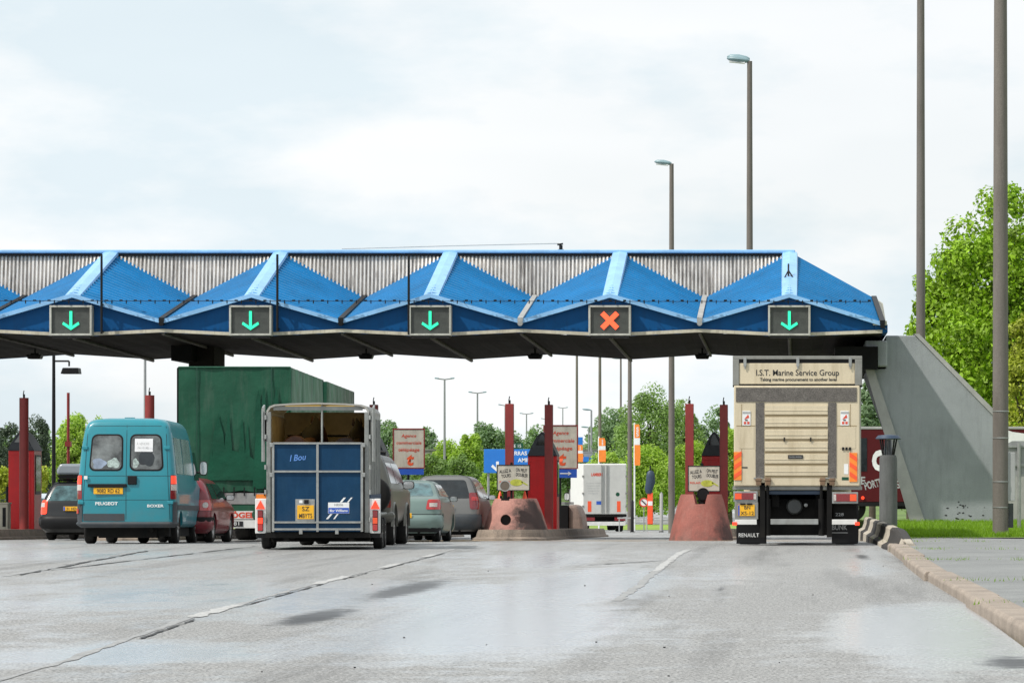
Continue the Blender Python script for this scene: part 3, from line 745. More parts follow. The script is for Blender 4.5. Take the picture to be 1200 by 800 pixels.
# stout round bollard with lantern
y = 83.0; t = thing('lantern_bollard', 'stout round concrete bollard with a dark hat shaped lantern in front of the buttress', 'lantern', (X_(1041,y),y,.1))
s = F/y; zt = (560-533)/s+ZC-.1; z2 = (560-511)/s+ZC-.1
mt['bollard_c'] = M('dark concrete bollard', (.10,.105,.105), .85, var=.25, scale=1.5, stretch=(2,2,.5), fine=.15, stain=.5, scol=(.04,.04,.04))  # dark grey concrete with upright darker stains
MB().lathe([(0,0),(.21,0),(.205,zt*.95),(.18,zt),(0,zt)], n=28).build('post', 'bollard_c', t, smooth=True)
mb = MB()
for k in range(4):
    a = k*math.pi/2+.6; mb.tube((.15*math.cos(a),.15*math.sin(a),zt-.02),(.24*math.cos(a),.24*math.sin(a),z2-.06),.02,n=6)
mb.build('lantern_arm', 'black', t)
MB().lathe([(0,z2-.06),(.28,z2-.07),(.30,z2-.05),(.24,z2+.02),(0,z2+.045)], n=28).build('hat', 'navy', t, smooth=True)
MB().lathe([(0,zt),(.1,zt),(.08,z2-.08),(0,z2-.08)], n=16).build('lamp_glass', 'glass_dark', t, smooth=True)

# black and white wavy concrete barrier at the head of the kerb
def stripe_mat():
    m = M('black and white barrier paint', (.38,.34,.28), .75, var=.2, scale=3, fine=.3, bump=.4)
    nt = m.node_tree; L = nt.links.new; b = nt.nodes['Principled BSDF']
    src = b.inputs['Base Color'].links[0].from_socket
    tc = nd(nt, 'ShaderNodeTexCoord'); sp = nd(nt, 'ShaderNodeSeparateXYZ'); L(tc.outputs['Object'], sp.inputs[0])
    n = nd(nt, 'ShaderNodeTexNoise'); n.inputs['Scale'].default_value = 2.5; L(tc.outputs['Object'], n.inputs['Vector'])
    ad = nd(nt, 'ShaderNodeMath', operation='MULTIPLY_ADD'); ad.inputs[1].default_value = .5; L(n.outputs['Fac'], ad.inputs[0]); L(sp.outputs['Y'], ad.inputs[2])
    mu = nd(nt, 'ShaderNodeMath', operation='MULTIPLY'); mu.inputs[1].default_value = 1/7.5; L(ad.outputs[0], mu.inputs[0])
    fr = nd(nt, 'ShaderNodeMath', operation='FRACT'); L(mu.outputs[0], fr.inputs[0])
    gt = nd(nt, 'ShaderNodeMath', operation='GREATER_THAN'); gt.inputs[1].default_value = .5; L(fr.outputs[0], gt.inputs[0])
    mx = nd(nt, 'ShaderNodeMix', data_type='RGBA'); mx.inputs['B'].default_value = (.025,.022,.02,1); L(gt.outputs[0], mx.inputs['Factor']); L(src, mx.inputs['A']); L(mx.outputs['Result'], b.inputs['Base Color'])
    return m
mt['stripe'] = stripe_mat()
mb = MB()
for y0 in np.arange(0, 30, 5.2):
    y0 = 62.8+float(y0); rows = []
    for k in range(11):
        y = y0+k*.515; wv = .03*math.sin(k/10*math.pi)
        x = 1.66+(.14 if y < 66 else 0)*(66-y)/3.2; h = .40 if y0 > 64 else .40-.22*(1-min(1,(y-62.8)/2.2))
        prof = [(x-.10,0),(x-.09,.07),(x+.02-wv*.3,.13),(x+.06,.24+wv),(x+.07,h-.04),(x+.11,h),(x+.22,h),(x+.26,h-.03),(x+.29,.1),(x+.30,0)]
        rows.append([(a, y, b_*1.0+gz(y)-.02+(.0 if b_ < .02 else -gz(y)*.7)) for a, b_ in prof])
    mb.grid([r[::-1] for r in rows]); n = len(rows[0])
    mb.add(rows[0], [tuple(range(n))[::-1]]); mb.add(rows[-1], [tuple(range(n))])
o = mb.build('concrete_barrier', 'stripe', smooth=True, angle=35); tag(o, 'low wavy concrete barrier painted black and white beside the cream truck', 'barrier')
o['category'] = 'barrier'

# ================================================================== LAMP POLES
def lamp_head(t, z, s, sg=-1, n=2):
    for k in range(n):
        mb = MB(); yo = k*.35
        rows = []
        for u, w, h in ((0,.05,.04),(.12,.13,.09),(.45,.18,.13),(.8,.15,.10),(.95,.03,.02)):
            x = sg*u*s; zz = z+.02+u*.10*s+k*.10
            rows.append([(x, yo+w*math.cos(a), zz+h*math.sin(a)) for a in np.linspace(0, 2*math.pi, 13)])
        mb.grid(rows)
        o = mb.build('lamp_head', 'lamp_shell', t, smooth=True)
        MB().prism([(sg*.2*s,yo-.12,z+.02+.0*s+k*.1-.06),(sg*.85*s,yo-.10,z+.03+.05*s+k*.1-.06),(sg*.85*s,yo+.1,z+.03+.05*s+k*.1-.06),(sg*.2*s,yo+.12,z+.02+k*.1-.06)], (0,0,-.05)).build('lamp_glass', 'lamp_glassm', o)
mt['lamp_shell'] = M('lamp housing', (.20,.30,.33), .4, var=.15); mt['lamp_glassm'] = M('lamp glass', (.6,.62,.62), .2)
def lamppole(px, Y, H, r0, r1, label, base=None, head=1, sg=-1, heads=2, mat='pole', bands=(), hs=1.0, x=None):
    x = X_(px, Y) if x is None else x; z0 = (gz(Y) if base is None else base)
    t = thing('lamp_post', label, 'lamp post', (x, Y, z0), 0, 'lamp posts around the toll plaza')
    MB().lathe([(0,-.1),(r0,-.1),(r0*.98,H*.2),((r0+r1)/2,H*.6),(r1,H),(0,H)], n=20).build('pole', mat, t, smooth=True, angle=60)
    for zb in bands: MB().lathe([(r0*1.0,zb-.012),(r0*1.045,zb-.012),(r0*1.045,zb+.012),(r0*1.0,zb+.012)], n=24).build('band', 'steel', t)
    if head: lamp_head(t, H, hs, sg, heads)
    return t
def topz(py, Y): return Z_(py, Y)-gz(Y)
p = lamppole(1172.5, 74, 15.9, .165, .115, 'thickest grey brown concrete post, with steel bands, at the right edge by the pavement', base=.08, bands=(.62,1.15,2.05,2.6))
box(.14,.30,-.06,.05,.75,1.75).build('junction_box', 'ink_grey', p, bevel=.01); box(.16,.26,-.08,-.06,.2,.7).build('lower_box', 'glass_dark', p)
lamppole(1079, 107, 15.9, .145, .11, 'tall plain concrete post rising behind the top of the concrete buttress', base=vz(107), heads=2)
lamppole(878.5, 127, topz(72,127), .135, .09, 'lamp post with a double head rising behind the canopy, above the cream truck', heads=2, hs=.85)
lamppole(787, 168, topz(192,168), .155, .10, 'lamp post with a single head rising behind the red cross signal', heads=1, hs=.85)
lamppole(738, 240, 15.9, .16, .11, 'thick bare post just right of the white box truck, its lamp above the canopy edge')
lamppole(703, 300, 15.9, .15, .11, 'bare post directly above the middle of the white box truck')
lamppole(727.5, 360, 15.9, .12, .09, 'thin bare post above the right edge of the white box truck')
lamppole(676, 300, 15.9, .13, .09, 'bare post between the blue motorway board and the white box truck')
lamppole(693, 480, 13, .16, .12, 'thin distant lamp post left of the white box truck, the taller of a pair', mat='pole_metal', heads=1, hs=1.3)
lamppole(690, 560, 11.8, .16, .12, 'thin distant lamp post left of the white box truck, the shorter of a pair', mat='pole_metal', heads=1, hs=1.3)
t = lamppole(170, 230, topz(421,230), .11, .08, 'slim grey lamp post with its head to the right, behind the teal van', mat='pole_metal', sg=1, heads=1, hs=.6)
# double arm motorway lamps
tl = ['double arm motorway lamp above the silver cars, tallest of its row', 'double arm motorway lamp between the silver cars and the blue road sign', 'double arm motorway lamp behind the left red post of the middle island', 'double arm motorway lamp between the two red posts of the middle island', 'small distant double arm lamp just behind the right red post', 'smallest distant double arm lamp beside the second telepeage sign']
for (px, py, aw, Y), lb in zip(((521,444.5,11.5,560),(559.5,460.5,10.5,640),(592,475,8,760),(617,485,8,860),(640,491,6,1000),(659.5,478,6,1000)), tl):
    s = F/Y; H = Z_(py,Y)+2.6; t = thing('motorway_lamp', lb, 'lamp post', (X_(px,Y),Y,-2.6), 0, 'double arm lamps along the motorway')
    MB().tube((0,0,0),(0,0,H),.22,.14,n=10).build('pole', 'pole_metal', t, smooth=True)
    a = aw/s
    for sg in (-1,1):
        MB().tube((0,0,H),(sg*a*.62,0,H+.12),.1,n=8).build('arm', 'pole_metal', t)
        MB().prism([(sg*a*.6,-.2,H+.02),(sg*a,-.2,H+.12),(sg*a,-.2,H+.32),(sg*a*.6,-.2,H+.26)], (0,.4,0)).build('lamp_head', 'lamp_shell', t, bevel=.05)
# left: black post with floodlight on an arm, thin brown mast
Y = 118; t = thing('floodlight_post', 'black post with a floodlight hanging from a side arm, left of the teal van', 'lamp post', (X_(63,Y),Y,gz(Y)))
H = topz(413,Y); MB().tube((0,0,0),(0,0,H),.075,.05,n=14).build('pole', 'black', t, smooth=True)
s = F/Y; MB().tube((0,0,H-10/s),(18/s,0,H-10/s),.03,n=8).tube((18/s,0,H-10/s),(18/s,0,H-16/s),.03,n=8).build('arm', 'black', t)
MB().prism([(9.5/s,-.25,H-25/s),(31/s,-.25,H-25/s),(30/s,-.25,H-18/s),(12/s,-.25,H-18/s)], (0,.5,0)).build('floodlight', 'black', t, bevel=.02)
Y = 112; t = thing('marker_mast', 'thin rusty red mast left of the teal van', 'mast', (X_(80,Y),Y,gz(Y)))
MB().tube((0,0,0),(0,0,topz(460,Y)),.045,n=10).build('mast', 'red_post', t, smooth=True)
MB().box(-.09,.09,-.09,.09,topz(523,Y),topz(517,Y)).build('mast_bracket', 'red_post', t)
# ================================================================== TOLL ISLANDS
mt['island_kerb'] = M('dirty island kerb', (.22,.175,.14), .85, var=.3, scale=2, fine=.3, stain=.6, scol=(.05,.045,.04), bump=.5)
mt['island_dark'] = M('dark island kerb', (.035,.03,.028), .8, var=.3)
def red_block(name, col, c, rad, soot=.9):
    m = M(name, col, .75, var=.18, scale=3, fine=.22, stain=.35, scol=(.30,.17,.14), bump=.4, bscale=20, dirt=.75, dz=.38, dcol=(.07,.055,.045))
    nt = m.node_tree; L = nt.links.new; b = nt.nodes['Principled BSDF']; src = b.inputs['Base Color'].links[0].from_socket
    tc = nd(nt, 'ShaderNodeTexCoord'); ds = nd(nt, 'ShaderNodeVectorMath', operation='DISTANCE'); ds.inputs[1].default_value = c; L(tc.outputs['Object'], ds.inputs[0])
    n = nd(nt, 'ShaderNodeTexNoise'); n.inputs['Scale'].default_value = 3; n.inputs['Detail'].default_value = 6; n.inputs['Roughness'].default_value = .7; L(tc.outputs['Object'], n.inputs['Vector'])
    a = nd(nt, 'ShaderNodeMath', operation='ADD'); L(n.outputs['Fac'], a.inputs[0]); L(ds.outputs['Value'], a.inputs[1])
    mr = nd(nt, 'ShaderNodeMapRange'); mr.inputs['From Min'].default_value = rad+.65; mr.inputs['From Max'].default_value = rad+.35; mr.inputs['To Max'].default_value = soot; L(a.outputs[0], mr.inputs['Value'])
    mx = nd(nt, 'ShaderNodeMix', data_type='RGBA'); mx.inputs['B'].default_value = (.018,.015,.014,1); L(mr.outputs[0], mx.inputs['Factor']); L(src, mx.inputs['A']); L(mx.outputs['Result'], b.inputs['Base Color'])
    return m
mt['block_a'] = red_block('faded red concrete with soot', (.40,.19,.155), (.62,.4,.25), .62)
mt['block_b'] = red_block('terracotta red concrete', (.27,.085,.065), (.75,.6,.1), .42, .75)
XI = [-2.43, -7.18, -11.93, -16.68, -21.43]
iname = ['first toll island beside the cream truck', 'middle toll island right of the silver cars', 'toll island hidden behind the horse trailer', 'toll island behind the teal van', 'leftmost toll island']
for i, x in enumerate(XI):
    y0, y1 = (88.6, 118); w = .86
    if i == 0: y0 = 93.5
    t = thing('toll_island', 'raised kerbed base of the '+iname[i], 'traffic island', (x, 0, 0), 0, 'toll islands')
    prof = []
    for k in range(9):
        a = math.pi*k/8; prof.append((-w*math.cos(a)*(1 if True else 1), y0+.9-.9*math.sin(a)))
    ring = prof+[(w, y1), (-w, y1)]
    mb = MB(); n = len(ring); lv = [(1.0,-.1),(1.0,.02),(.93,.13),(.90,.15),(.90,.15)]
    rows = []
    for k, z in ((1.12,-.1),(1.1,.05),(1.0,.09),(.97,.19),(.93,.27)):
        rows.append([(px_*k, y0+.9+(py_-y0-.9)*(k if py_ < y0+1 else 1), gz(min(py_, 96) if py_ < 100 else py_)+z+(.0)) for px_, py_ in ring]+[(ring[0][0]*k, ring[0][1], gz(ring[0][1])+z)])
    rows = [[(a, b, c) for a, b, c in r] for r in rows]
    mb.grid(rows); mb.add(rows[-1][:-1], [tuple(range(n))])
    mb.build('kerb_ring', 'island_kerb', t)
zi = gz(95)+.27
def sq_post(t, x, y, top, w=.11, rnd=False, name='post'):
    z0 = gz(y)+.2
    if rnd: MB().tube((x,y,z0),(x,y,top),w,n=16).build(name, 'red_post', t, smooth=True)
    else: box(x-w,x+w,y-w,y+w,z0,top).build(name, 'red_post', t, bevel=.012)
pl = {0:('left of the two tall dark red posts beside the cream truck','right of the two tall dark red posts, touching the cream truck'),
      1:('tall dark red post rising behind the advert board of the middle island','tall dark red post in front of the middle red booth'),
      2:(None,'dark red post whose top shows right above the horse trailer'),
      3:('dark red post whose top shows above the roof of the teal van',None),
      4:(None,'round red post in front of the leftmost red booth')}
for i, x in enumerate(XI):
    for k, (dx, y, tp) in enumerate(((-.43, 94.6, 473), (.42, 97.3, 474))):
        if pl[i][k] is None: continue
        if i == 4: tp = 466
        if i == 3: tp = 463
        top = Z_(tp, y)
        t = thing('toll_post', pl[i][k], 'post', (x+dx, y, gz(y)+.24), 0, 'tall red posts on the toll islands')
        h = top-gz(y)-.24; w = .11
        if i in (3, 4): MB().tube((0,0,0),(0,0,h),.125,n=18).build('post', 'red_post', t, smooth=True)
        else: box(-w,w,-w,w,0,h).build('post', 'red_post', t, bevel=.012)
        MB().tube((0,0,h),(0,0,h+.10),.03,n=8).tube((-.02,0,h+.08),(0,0,h+.2),.014,n=6).build('finial', 'black', t)
mt['booth_glass'] = glass('booth window', (.05,.06,.07))
bl = ['red toll booth with pointed roof between the posts beside the cream truck', 'bright red toll booth with pointed grey roof on the middle island', 'red toll booth mostly hidden behind the horse trailer and silver off-roader', None, 'bright red toll booth with pointed roof at the left edge']
for i, x in enumerate(XI):
    if bl[i] is None: continue
    y = {0:104, 1:99, 2:101, 3:99, 4:100}[i]; dx = {0:-.0, 1:.12, 2:-.10, 3:0, 4:-.24}[i]; w = {0:.36, 1:.40, 2:.40, 3:.4, 4:.36}[i]
    t = thing('toll_booth', bl[i], 'toll booth', (x+dx, y, gz(y)+.24), 0, 'red toll booths')
    hb = (560-534)/F*y+ZC-gz(y)-.24; ht = (560-506)/F*y+ZC-gz(y)-.24
    if i == 4: hb += .15
    L_ = 1.0
    box(-w,w,0,L_,0,hb).build('body', 'red_booth', t, bevel=.015)
    d = box(-w+.07,w-.10,-.014,-.001,.06,hb-.12).build('door', 'red_booth', t, bevel=.006)
    box(w-.19,w-.14,-.035,-.0145,hb*.48,hb*.5).build('handle', 'ink_grey', d)
    for sg in (-1, 1):
        f = box(sg*w-.012,sg*w+.012,.15,L_-.15,hb*.45,hb-.12).build('window_frame', 'black', t)
        box(sg*w-.016,sg*w+.016,.2,L_-.2,hb*.49,hb-.17).build('pane', 'booth_glass', f)
    box(-w-.1,-w-.013,.15,.7,.2,hb*.55).build('coin_machine', 'black', t, bevel=.02)
    ov = .015; hm = hb+(ht-hb)*.45
    mb = MB()
    lay = [(-w-ov,hb),(w+ov,hb),(w*.70,hm),(w*.38,hb+(ht-hb)*.8),(.03,ht),(-.03,ht),(-w*.38,hb+(ht-hb)*.8),(-w*.70,hm)]
    mb.prism([(a,-.08,b) for a, b in lay], (0,L_+.16,0)); mb.build('roof', 'booth_roof', t, bevel=.01)
    MB().prism([(-.17,-.085,hm),(.17,-.085,hm),(.03,-.085,ht-.08),(-.03,-.085,ht-.08)], (0,-.006,0)).build('gable_panel', 'ink_grey' if i == 4 else 'glass_dark', t)
# rounded red bumper blocks
def bumper_block(i, cx, Y, zbase, wb, wt, h, Ly, mat, label, notch):
    t = thing('crash_block', label, 'crash block', (cx, Y, zbase), 0, 'rounded red crash blocks')
    rows = []; NS = 40; NZ = 14
    for k in range(NZ+1):
        u = k/NZ; z = h*u; s = 1-(1-(1-u)**1.35)*(1-wt/wb) if True else 1
        s = wt/wb+(1-wt/wb)*(1-u)**.85
        row = []
        for j in range(NS+1):
            a = 2*math.pi*j/NS; ca, sa = math.cos(a), math.sin(a)
            x = wb/2*s*math.copysign(abs(ca)**.75, ca); y = Ly/2+Ly/2*s*math.copysign(abs(sa)**.75, sa)
            zz = z
            row.append((x, y, zz))
        rows.append(row)
    mb = MB(); mb.v = [p for r in rows for p in r[:-1]]
    mb.f = [(a*NS+j, a*NS+(j+1)%NS, (a+1)*NS+(j+1)%NS, (a+1)*NS+j) for a in range(NZ) for j in range(NS)]+[tuple(range(NS))[::-1], tuple(NZ*NS+j for j in range(NS))]
    o = mb.build('block', mat, t, smooth=True, angle=40)
    if notch:
        c = MB().prism([(-.20,-1,h+.1),(-.12,-1,h-.24),(.12,-1,h-.24),(.20,-1,h+.1)], (0,Ly+2,0))
        ob = bpy.data.objects.new('c', c.mesh('c')); COL.objects.link(ob); ob.parent = t; md = o.modifiers.new('b','BOOLEAN'); md.object = ob; md.solver = 'EXACT'
        bpy.context.view_layer.update(); dg = bpy.context.evaluated_depsgraph_get(); dg.update(); nm = bpy.data.meshes.new_from_object(o.evaluated_get(dg)); nm.name = 'block'; o.modifiers.clear(); o.data = nm; bpy.data.objects.remove(ob)
        try: nm.set_sharp_from_angle(angle=R(35))
        except Exception: pass
    else:
        c = MB().tube((-.17,-1,h*.34),(-.17,.35,h*.34),.135,n=24)
        ob = bpy.data.objects.new('c', c.mesh('c')); COL.objects.link(ob); ob.parent = t; md = o.modifiers.new('b','BOOLEAN'); md.object = ob; md.solver = 'EXACT'
        bpy.context.view_layer.update(); dg = bpy.context.evaluated_depsgraph_get(); dg.update(); nm = bpy.data.meshes.new_from_object(o.evaluated_get(dg)); nm.name = 'block'; o.modifiers.clear(); o.data = nm; bpy.data.objects.remove(ob)
        try: nm.set_sharp_from_angle(angle=R(35))
        except Exception: pass
        MB().tube((-.17,.3,h*.34),(-.17,.34,h*.34),.13,n=24).build('hole_back', 'black', t)
    return t
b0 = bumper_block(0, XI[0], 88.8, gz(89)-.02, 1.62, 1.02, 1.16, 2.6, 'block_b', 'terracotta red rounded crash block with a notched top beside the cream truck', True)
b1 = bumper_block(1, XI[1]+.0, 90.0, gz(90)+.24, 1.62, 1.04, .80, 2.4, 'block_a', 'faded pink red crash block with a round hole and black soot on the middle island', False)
# advert boards on the blocks
mt['board_face'] = M('grubby cream board', (.50,.47,.40), .5, var=.12, scale=4, stain=.3)
mt['leafpaint'] = M('green yellow print', (.42,.45,.06), .5, var=.3, scale=10)
for (px, py, i, lb, wd) in ((601.5,559.5,1,'small advert board with green oval over the block with the round hole', .80),(825,560.5,0,'small advert board with green oval over the notched crash block', .78)):
    y = 90.6; z = Z_(py,y)-gz(y); t = thing('advert_board', lb, 'board', (X_(px,y),y,gz(y)), 0, 'advert boards on the crash blocks')
    w, h = wd/2, .31
    box(-w,w,0,.03,z-h,z+h).build('panel', 'board_face', t)
    mb = MB(); f = .02; mb.box(-w-f,w+f,-.01,.04,z+h,z+h+f).box(-w-f,w+f,-.01,.04,z-h-f,z-h).box(-w-f,-w,-.01,.04,z-h,z+h).box(w,w+f,-.01,.04,z-h,z+h); mb.build('frame', 'black', t)
    MB().tube((-.05,.06,.5),(-.05,.06,z+h+.08),.03,n=8).build('stand', 'black', t)
    text('ALLEZ A', .085, (-.20,-.004,z+.13), 'ink', t, rot=.12, width=.30, bold=.02); text('TOURS', .085, (-.18,-.004,z+.01), 'ink', t, rot=.12, width=.24, bold=.02)
    text('ON PEUT', .085, (.20,-.004,z+.15), 'ink', t, rot=-.12, width=.28, bold=.02); text('DOUBLER', .085, (.21,-.004,z+.03), 'ink', t, rot=-.12, width=.30, bold=.02)
    text('RELAIS', .05, (-.22,-.004,z-.13), 'ink_red', t, width=.26, bold=.02)
    MB().add([(.08+.16*math.cos(a),-.006,z-.12+.085*math.sin(a)) for a in np.linspace(0,2*math.pi,25)[:-1]], [tuple(range(24))]).build('oval', 'leafpaint', t)
    MB().prism([(.2,-.006,z-.12),(.36,-.006,z-.2),(.36,-.006,z-.17),(.22,-.006,z-.08)], (0,.004,0)).build('stem', 'leafpaint', t)
mt['disc'] = M('brownish lamp disc', (.14,.115,.09), .5, var=.2)
for (px, py, r, lb, c) in ((592,569,.135,'round brown lamp with pale rim on the pink crash block','ink_grey'),(824,578.5,.15,'round dark lamp sitting in the notch of the red crash block','black')):
    y = 89.9; zc = Z_(py,y); zb = (gz(90)+1.0 if px < 700 else gz(89)+.9)
    t = thing('warning_lamp', lb, 'warning lamp', (X_(px,y),y,zb))
    zz = zc-zb
    o = MB().tube((0,-.06,zz),(0,.05,zz),r,n=28).build('housing', c if px > 700 else 'disc', t, smooth=True, angle=30)
    MB().lathe([(r*.86,-.068),(r*1.04,-.068),(r*1.04,-.03),(r*.86,-.03)], (0,0,zz), 'y', n=28).build('rim', c, t, smooth=True)
    MB().box(-.1,.1,-.03,.05,-.0,.06).tube((0,0,0),(0,0,zz-r*.9),.05,n=8).box(-.13,-.07,-.03,.03,.05,.12).box(.06,.12,-.03,.03,.04,.10).build('bracket', 'black', t)
for (px, lb) in ((586,'small red marker cone left of the round lamp on the pink crash block'),(615,'small red marker cone at the right end of the pink crash block')):
    y = 90.9; z0 = gz(90)+1.02; t = thing('marker_cone', lb, 'cone', (X_(px,y),y,z0))
    MB().lathe([(0,0),(.075,0),(.065,.02),(.02,.2),(0,.22)], n=14).build('cone', 'orange_red', t, smooth=True); MB().box(-.09,.09,-.09,.09,-.012,.012).build('foot', 'ink_red', t)
# second rounded block behind, its dark left face built as a box
t = thing('rear_block', 'grey brown rounded concrete block behind the middle red booth', 'crash block', (X_(668,112),112,gz(112)+.2))
mt['rear_c'] = M('pinkish grey concrete', (.27,.20,.17), .85, var=.3, scale=4, fine=.3, bump=.5)
mb = MB(); mb.prism([(-.05,0,0),(.42,0,0),(.36,0,.45),(.22,0,.78),(-.05,0,.82)], (0,2.5,0)); mb.build('block', 'rear_c', t, bevel=.08)
box(-.32,-.06,-.1,2,.0,.80).build('cabinet', 'black', t, bevel=.01)  # black box added for the block's dark left face, no cabinet
MB().box(-.34,.1,.2,.3,.82,.9).tube((-.02,.2,.9),(-.02,.2,1.3),.02,n=6).build('rail', 'ink_grey', t)
# left: pale control cabinet on the leftmost island
t = thing('control_cabinet', 'pale grey control cabinet at the left edge beside the red booth', 'cabinet', (X_(3,98),98,gz(98)+.24))
box(-.2,.14,0,.4,0,.72).build('case', 'cream_trim', t, bevel=.015); box(-.0,.09,-.012,-.001,.1,.62).build('panel', 'black', t); box(-.22,.16,-.02,.42,.72,.76).build('lid', 'cream_trim', t)

# telepeage signs
for (px, Y, i, lb, hidden) in ((479,112,2,'white Agence commerciale télépéage sign with red border left, above the silver cars', 0),(657,112,1,'white Agence commerciale télépéage sign with white arrow on blue, behind red post', 1)):
    s = F/Y; y0, y1, yb = (503,548.5,556) if i == 2 else (499,549,559.5)
    x = X_(px,Y); z = lambda p: Z_(p,Y)-gz(Y); hw = (17.5 if i == 2 else 19)/s
    t = thing('tollpass_sign', lb, 'sign', (x,Y,gz(Y)), 0, 'Agence commerciale signs')
    box(-hw,hw,0,.04,z(y1),z(y0)).build('panel', 'board_face', t)
    b = .035
    MB().box(-hw-.005,hw+.005,-.012,.045,z(y0),z(y0)+b).box(-hw-b,-hw,-.012,.045,z(y1),z(y0)+b).box(hw,hw+b,-.012,.045,z(y1),z(y0)+b).box(-hw,hw,-.012,.045,z(y1)-.004,z(y1)+b*.7).build('frame', 'red_post', t)
    o = box(-hw,hw,-.004,.04,z(yb),z(y1)-.006).build('blue_panel', 'blue_eu', t)
    if i == 1:
        MB().box(-.02,.28,-.012,-.006,z(554.5)-.015,z(554.5)+.015).prism([(.22,-.012,z(554.5)-.07),(.34,-.012,z(554.5)),(.22,-.012,z(554.5)+.07),(.27,-.012,z(554.5))], (0,.005,0)).build('arrow', 'ink_white', o)
        text('150 m', .10, (-.24,-.008,z(554.5)-.05), 'ink_white', o, width=.3)
    H = z(y0)-z(y1)
    for l, fr, w in (('Agence',.80,.46),('commerciale',.62,.78),('télépéage',.44,.66)):
        text(l, H*.085, (0,-.006,z(y1)+H*fr), 'ink_red', t, width=w*(1 if i == 2 else 1.08), bold=.012, shear=.15)
    text('t', H*.30, (.02,-.006,z(y1)+H*.09), 'ink_orange', t, width=H*.19, bold=.045, shear=.15)
    MB().tube((-.02,.06,0),(-.02,.06,z(y0)),.04,n=10).build('post', 'black', t)

# blue motorway direction board + small boards behind
mt['sign_blue'] = M('blue road sign', (.012,.16,.55), .4, var=.06)
Y = 260; s = F/Y; t = thing('direction_sign', 'large blue motorway direction board with a white down arrow', 'road sign', (X_(608,Y),Y,gz(Y)))
z = lambda p: Z_(p,Y)-gz(Y)
xx = lambda p: X_(p,Y)-X_(608,Y)
box(xx(567),xx(650),0,.12,z(554),z(526)).build('panel', 'sign_blue', t, bevel=.03)
MB().box(xx(583)-.10,xx(583)+.10,-.02,-.005,z(549.5),z(540.5)).build('arrow_shaft', 'ink_white', t)
for sg in (-1,1): MB().prism([(xx(583),-.024-.003*sg,z(553)),(xx(583),-.024-.003*sg,z(549.5)),(xx(583+sg*5.5),-.024-.003*sg,z(544)),(xx(583+sg*7.5),-.024-.003*sg,z(546.5))], (0,.003,0)).build('arrow_head', 'ink_white', t)
for l, py, w in (('ARRAS  A 26',533,1.6),('AMIENS',541,1.15),('PARIS',549,.95)): text(l, .28, (xx(618 if l != 'ARRAS  A 26' else 616),-.01,z(py)), 'ink_white', t, bold=.03)
for l, px in ((0,572),(1,645)): MB().tube((xx(px),.2,0),(xx(px),.2,z(526)),.09,n=8).build('post', 'pole_metal', t)
p = box(xx(600),xx(613),0,.1,z(525.5),z(519)).build('route_plate', 'green_tarp', t); text('E 15', .22, (xx(606.5),-.01,z(524)), 'ink_white', p)
Y = 420; z = lambda p: Z_(p,Y)-gz(Y)
t = thing('overhead_gantry', 'distant blue overhead direction boards above the white box truck', 'road sign', (X_(700,Y),Y,gz(Y)))
xx = lambda p: X_(p,Y)-X_(700,Y)
for k, (a, b_, c, d) in enumerate(((677,683,512,521),(680,690,535,541),(692,701,535,541))): box(xx(a),xx(b_),-.3,0,z(d),z(c)).build('board', 'sign_blue', t)
MB().box(xx(672),xx(712),0,.5,z(530.5),z(528.5)).tube((xx(673),.2,0),(xx(673),.2,z(528)),.2,n=8).tube((xx(711),.2,0),(xx(711),.2,z(528)),.2,n=8).box(xx(679),xx(681),0,.2,z(530),z(512)).box(xx(684),xx(697),.0,.2,z(536),z(530)).build('frame', 'pole_metal', t)
# road bridge far behind
Y = 600; z = lambda p: Z_(p,Y)+2.6; t = thing('road_bridge', 'distant concrete road bridge behind the silver cars', 'bridge', (X_(560,Y),Y,-2.6)); xx = lambda p: X_(p,Y)-X_(560,Y)
mt['bridge_c'] = M('hazy concrete', (.25,.25,.23), .9, var=.1)
box(xx(440),xx(712),0,9,z(533),z(527.5)).build('deck', 'bridge_c', t); box(xx(440),xx(712),-.2,9.2,z(527.3),z(526.2)).build('parapet', 'bridge_c', t)
for px in (541,628): box(xx(px-2.6),xx(px+2.6),2,6,0,z(533)-.01).build('pier', 'bridge_c', t)
# beige band far behind (embankment wall)
# construction style banners and markers right of the box truck
Y = 225; s = F/Y
def banner(px, w, ytop, ybot, ypole, Y, label):
    s = F/Y; z = lambda p: Z_(p,Y)-gz(Y); t = thing('banner', label, 'banner', (X_(px,Y),Y,gz(Y)), 0, 'orange and white banners')
    h = z(ytop)-z(ybot); w = w/s
    MB().tube((-w/2,0.05,0),(-w/2,.05,z(ytop)+.1),.05,n=8).build('pole', 'ink_white', t)
    nseg = 6
    for k in range(nseg):
        a, b_ = z(ybot)+h*k/nseg, z(ybot)+h*(k+1)/nseg
        white = k in (3,) ; wv = .06*math.sin(k*1.3)
        tp = 1 if k < nseg-1 else .6
        MB().prism([(-w/2,0,a),(w/2*.9+wv*.3,0,a),(w/2*.9*tp+wv*.3,0,b_-.002),(-w/2,0,b_-.002)], (0,.02,0)).build('cloth', 'ink_white' if white else 'orange', t)
    for k, ch in enumerate('SOS'[:2]): text('S', h*.10, (0,-.005,z(ytop)-h*(.17+.12*k)), 'ink_white', t, bold=.04)
    return t
banner(706,8.5,513,541,0,225,'tallest orange banner with a white stripe directly above the white box truck')
banner(680,7,521,541,0,235,'shorter orange banner left of the white box truck')
banner(747,7,497,545,0,215,'orange and white feather banner on a tall white pole right of the box truck')
Y = 190; t = thing('covered_sign', 'dark cloth covered sign on an orange post right of the box truck', 'sign', (X_(762,Y),Y,gz(Y))); s = F/Y; z = lambda p: Z_(p,Y)-gz(Y)
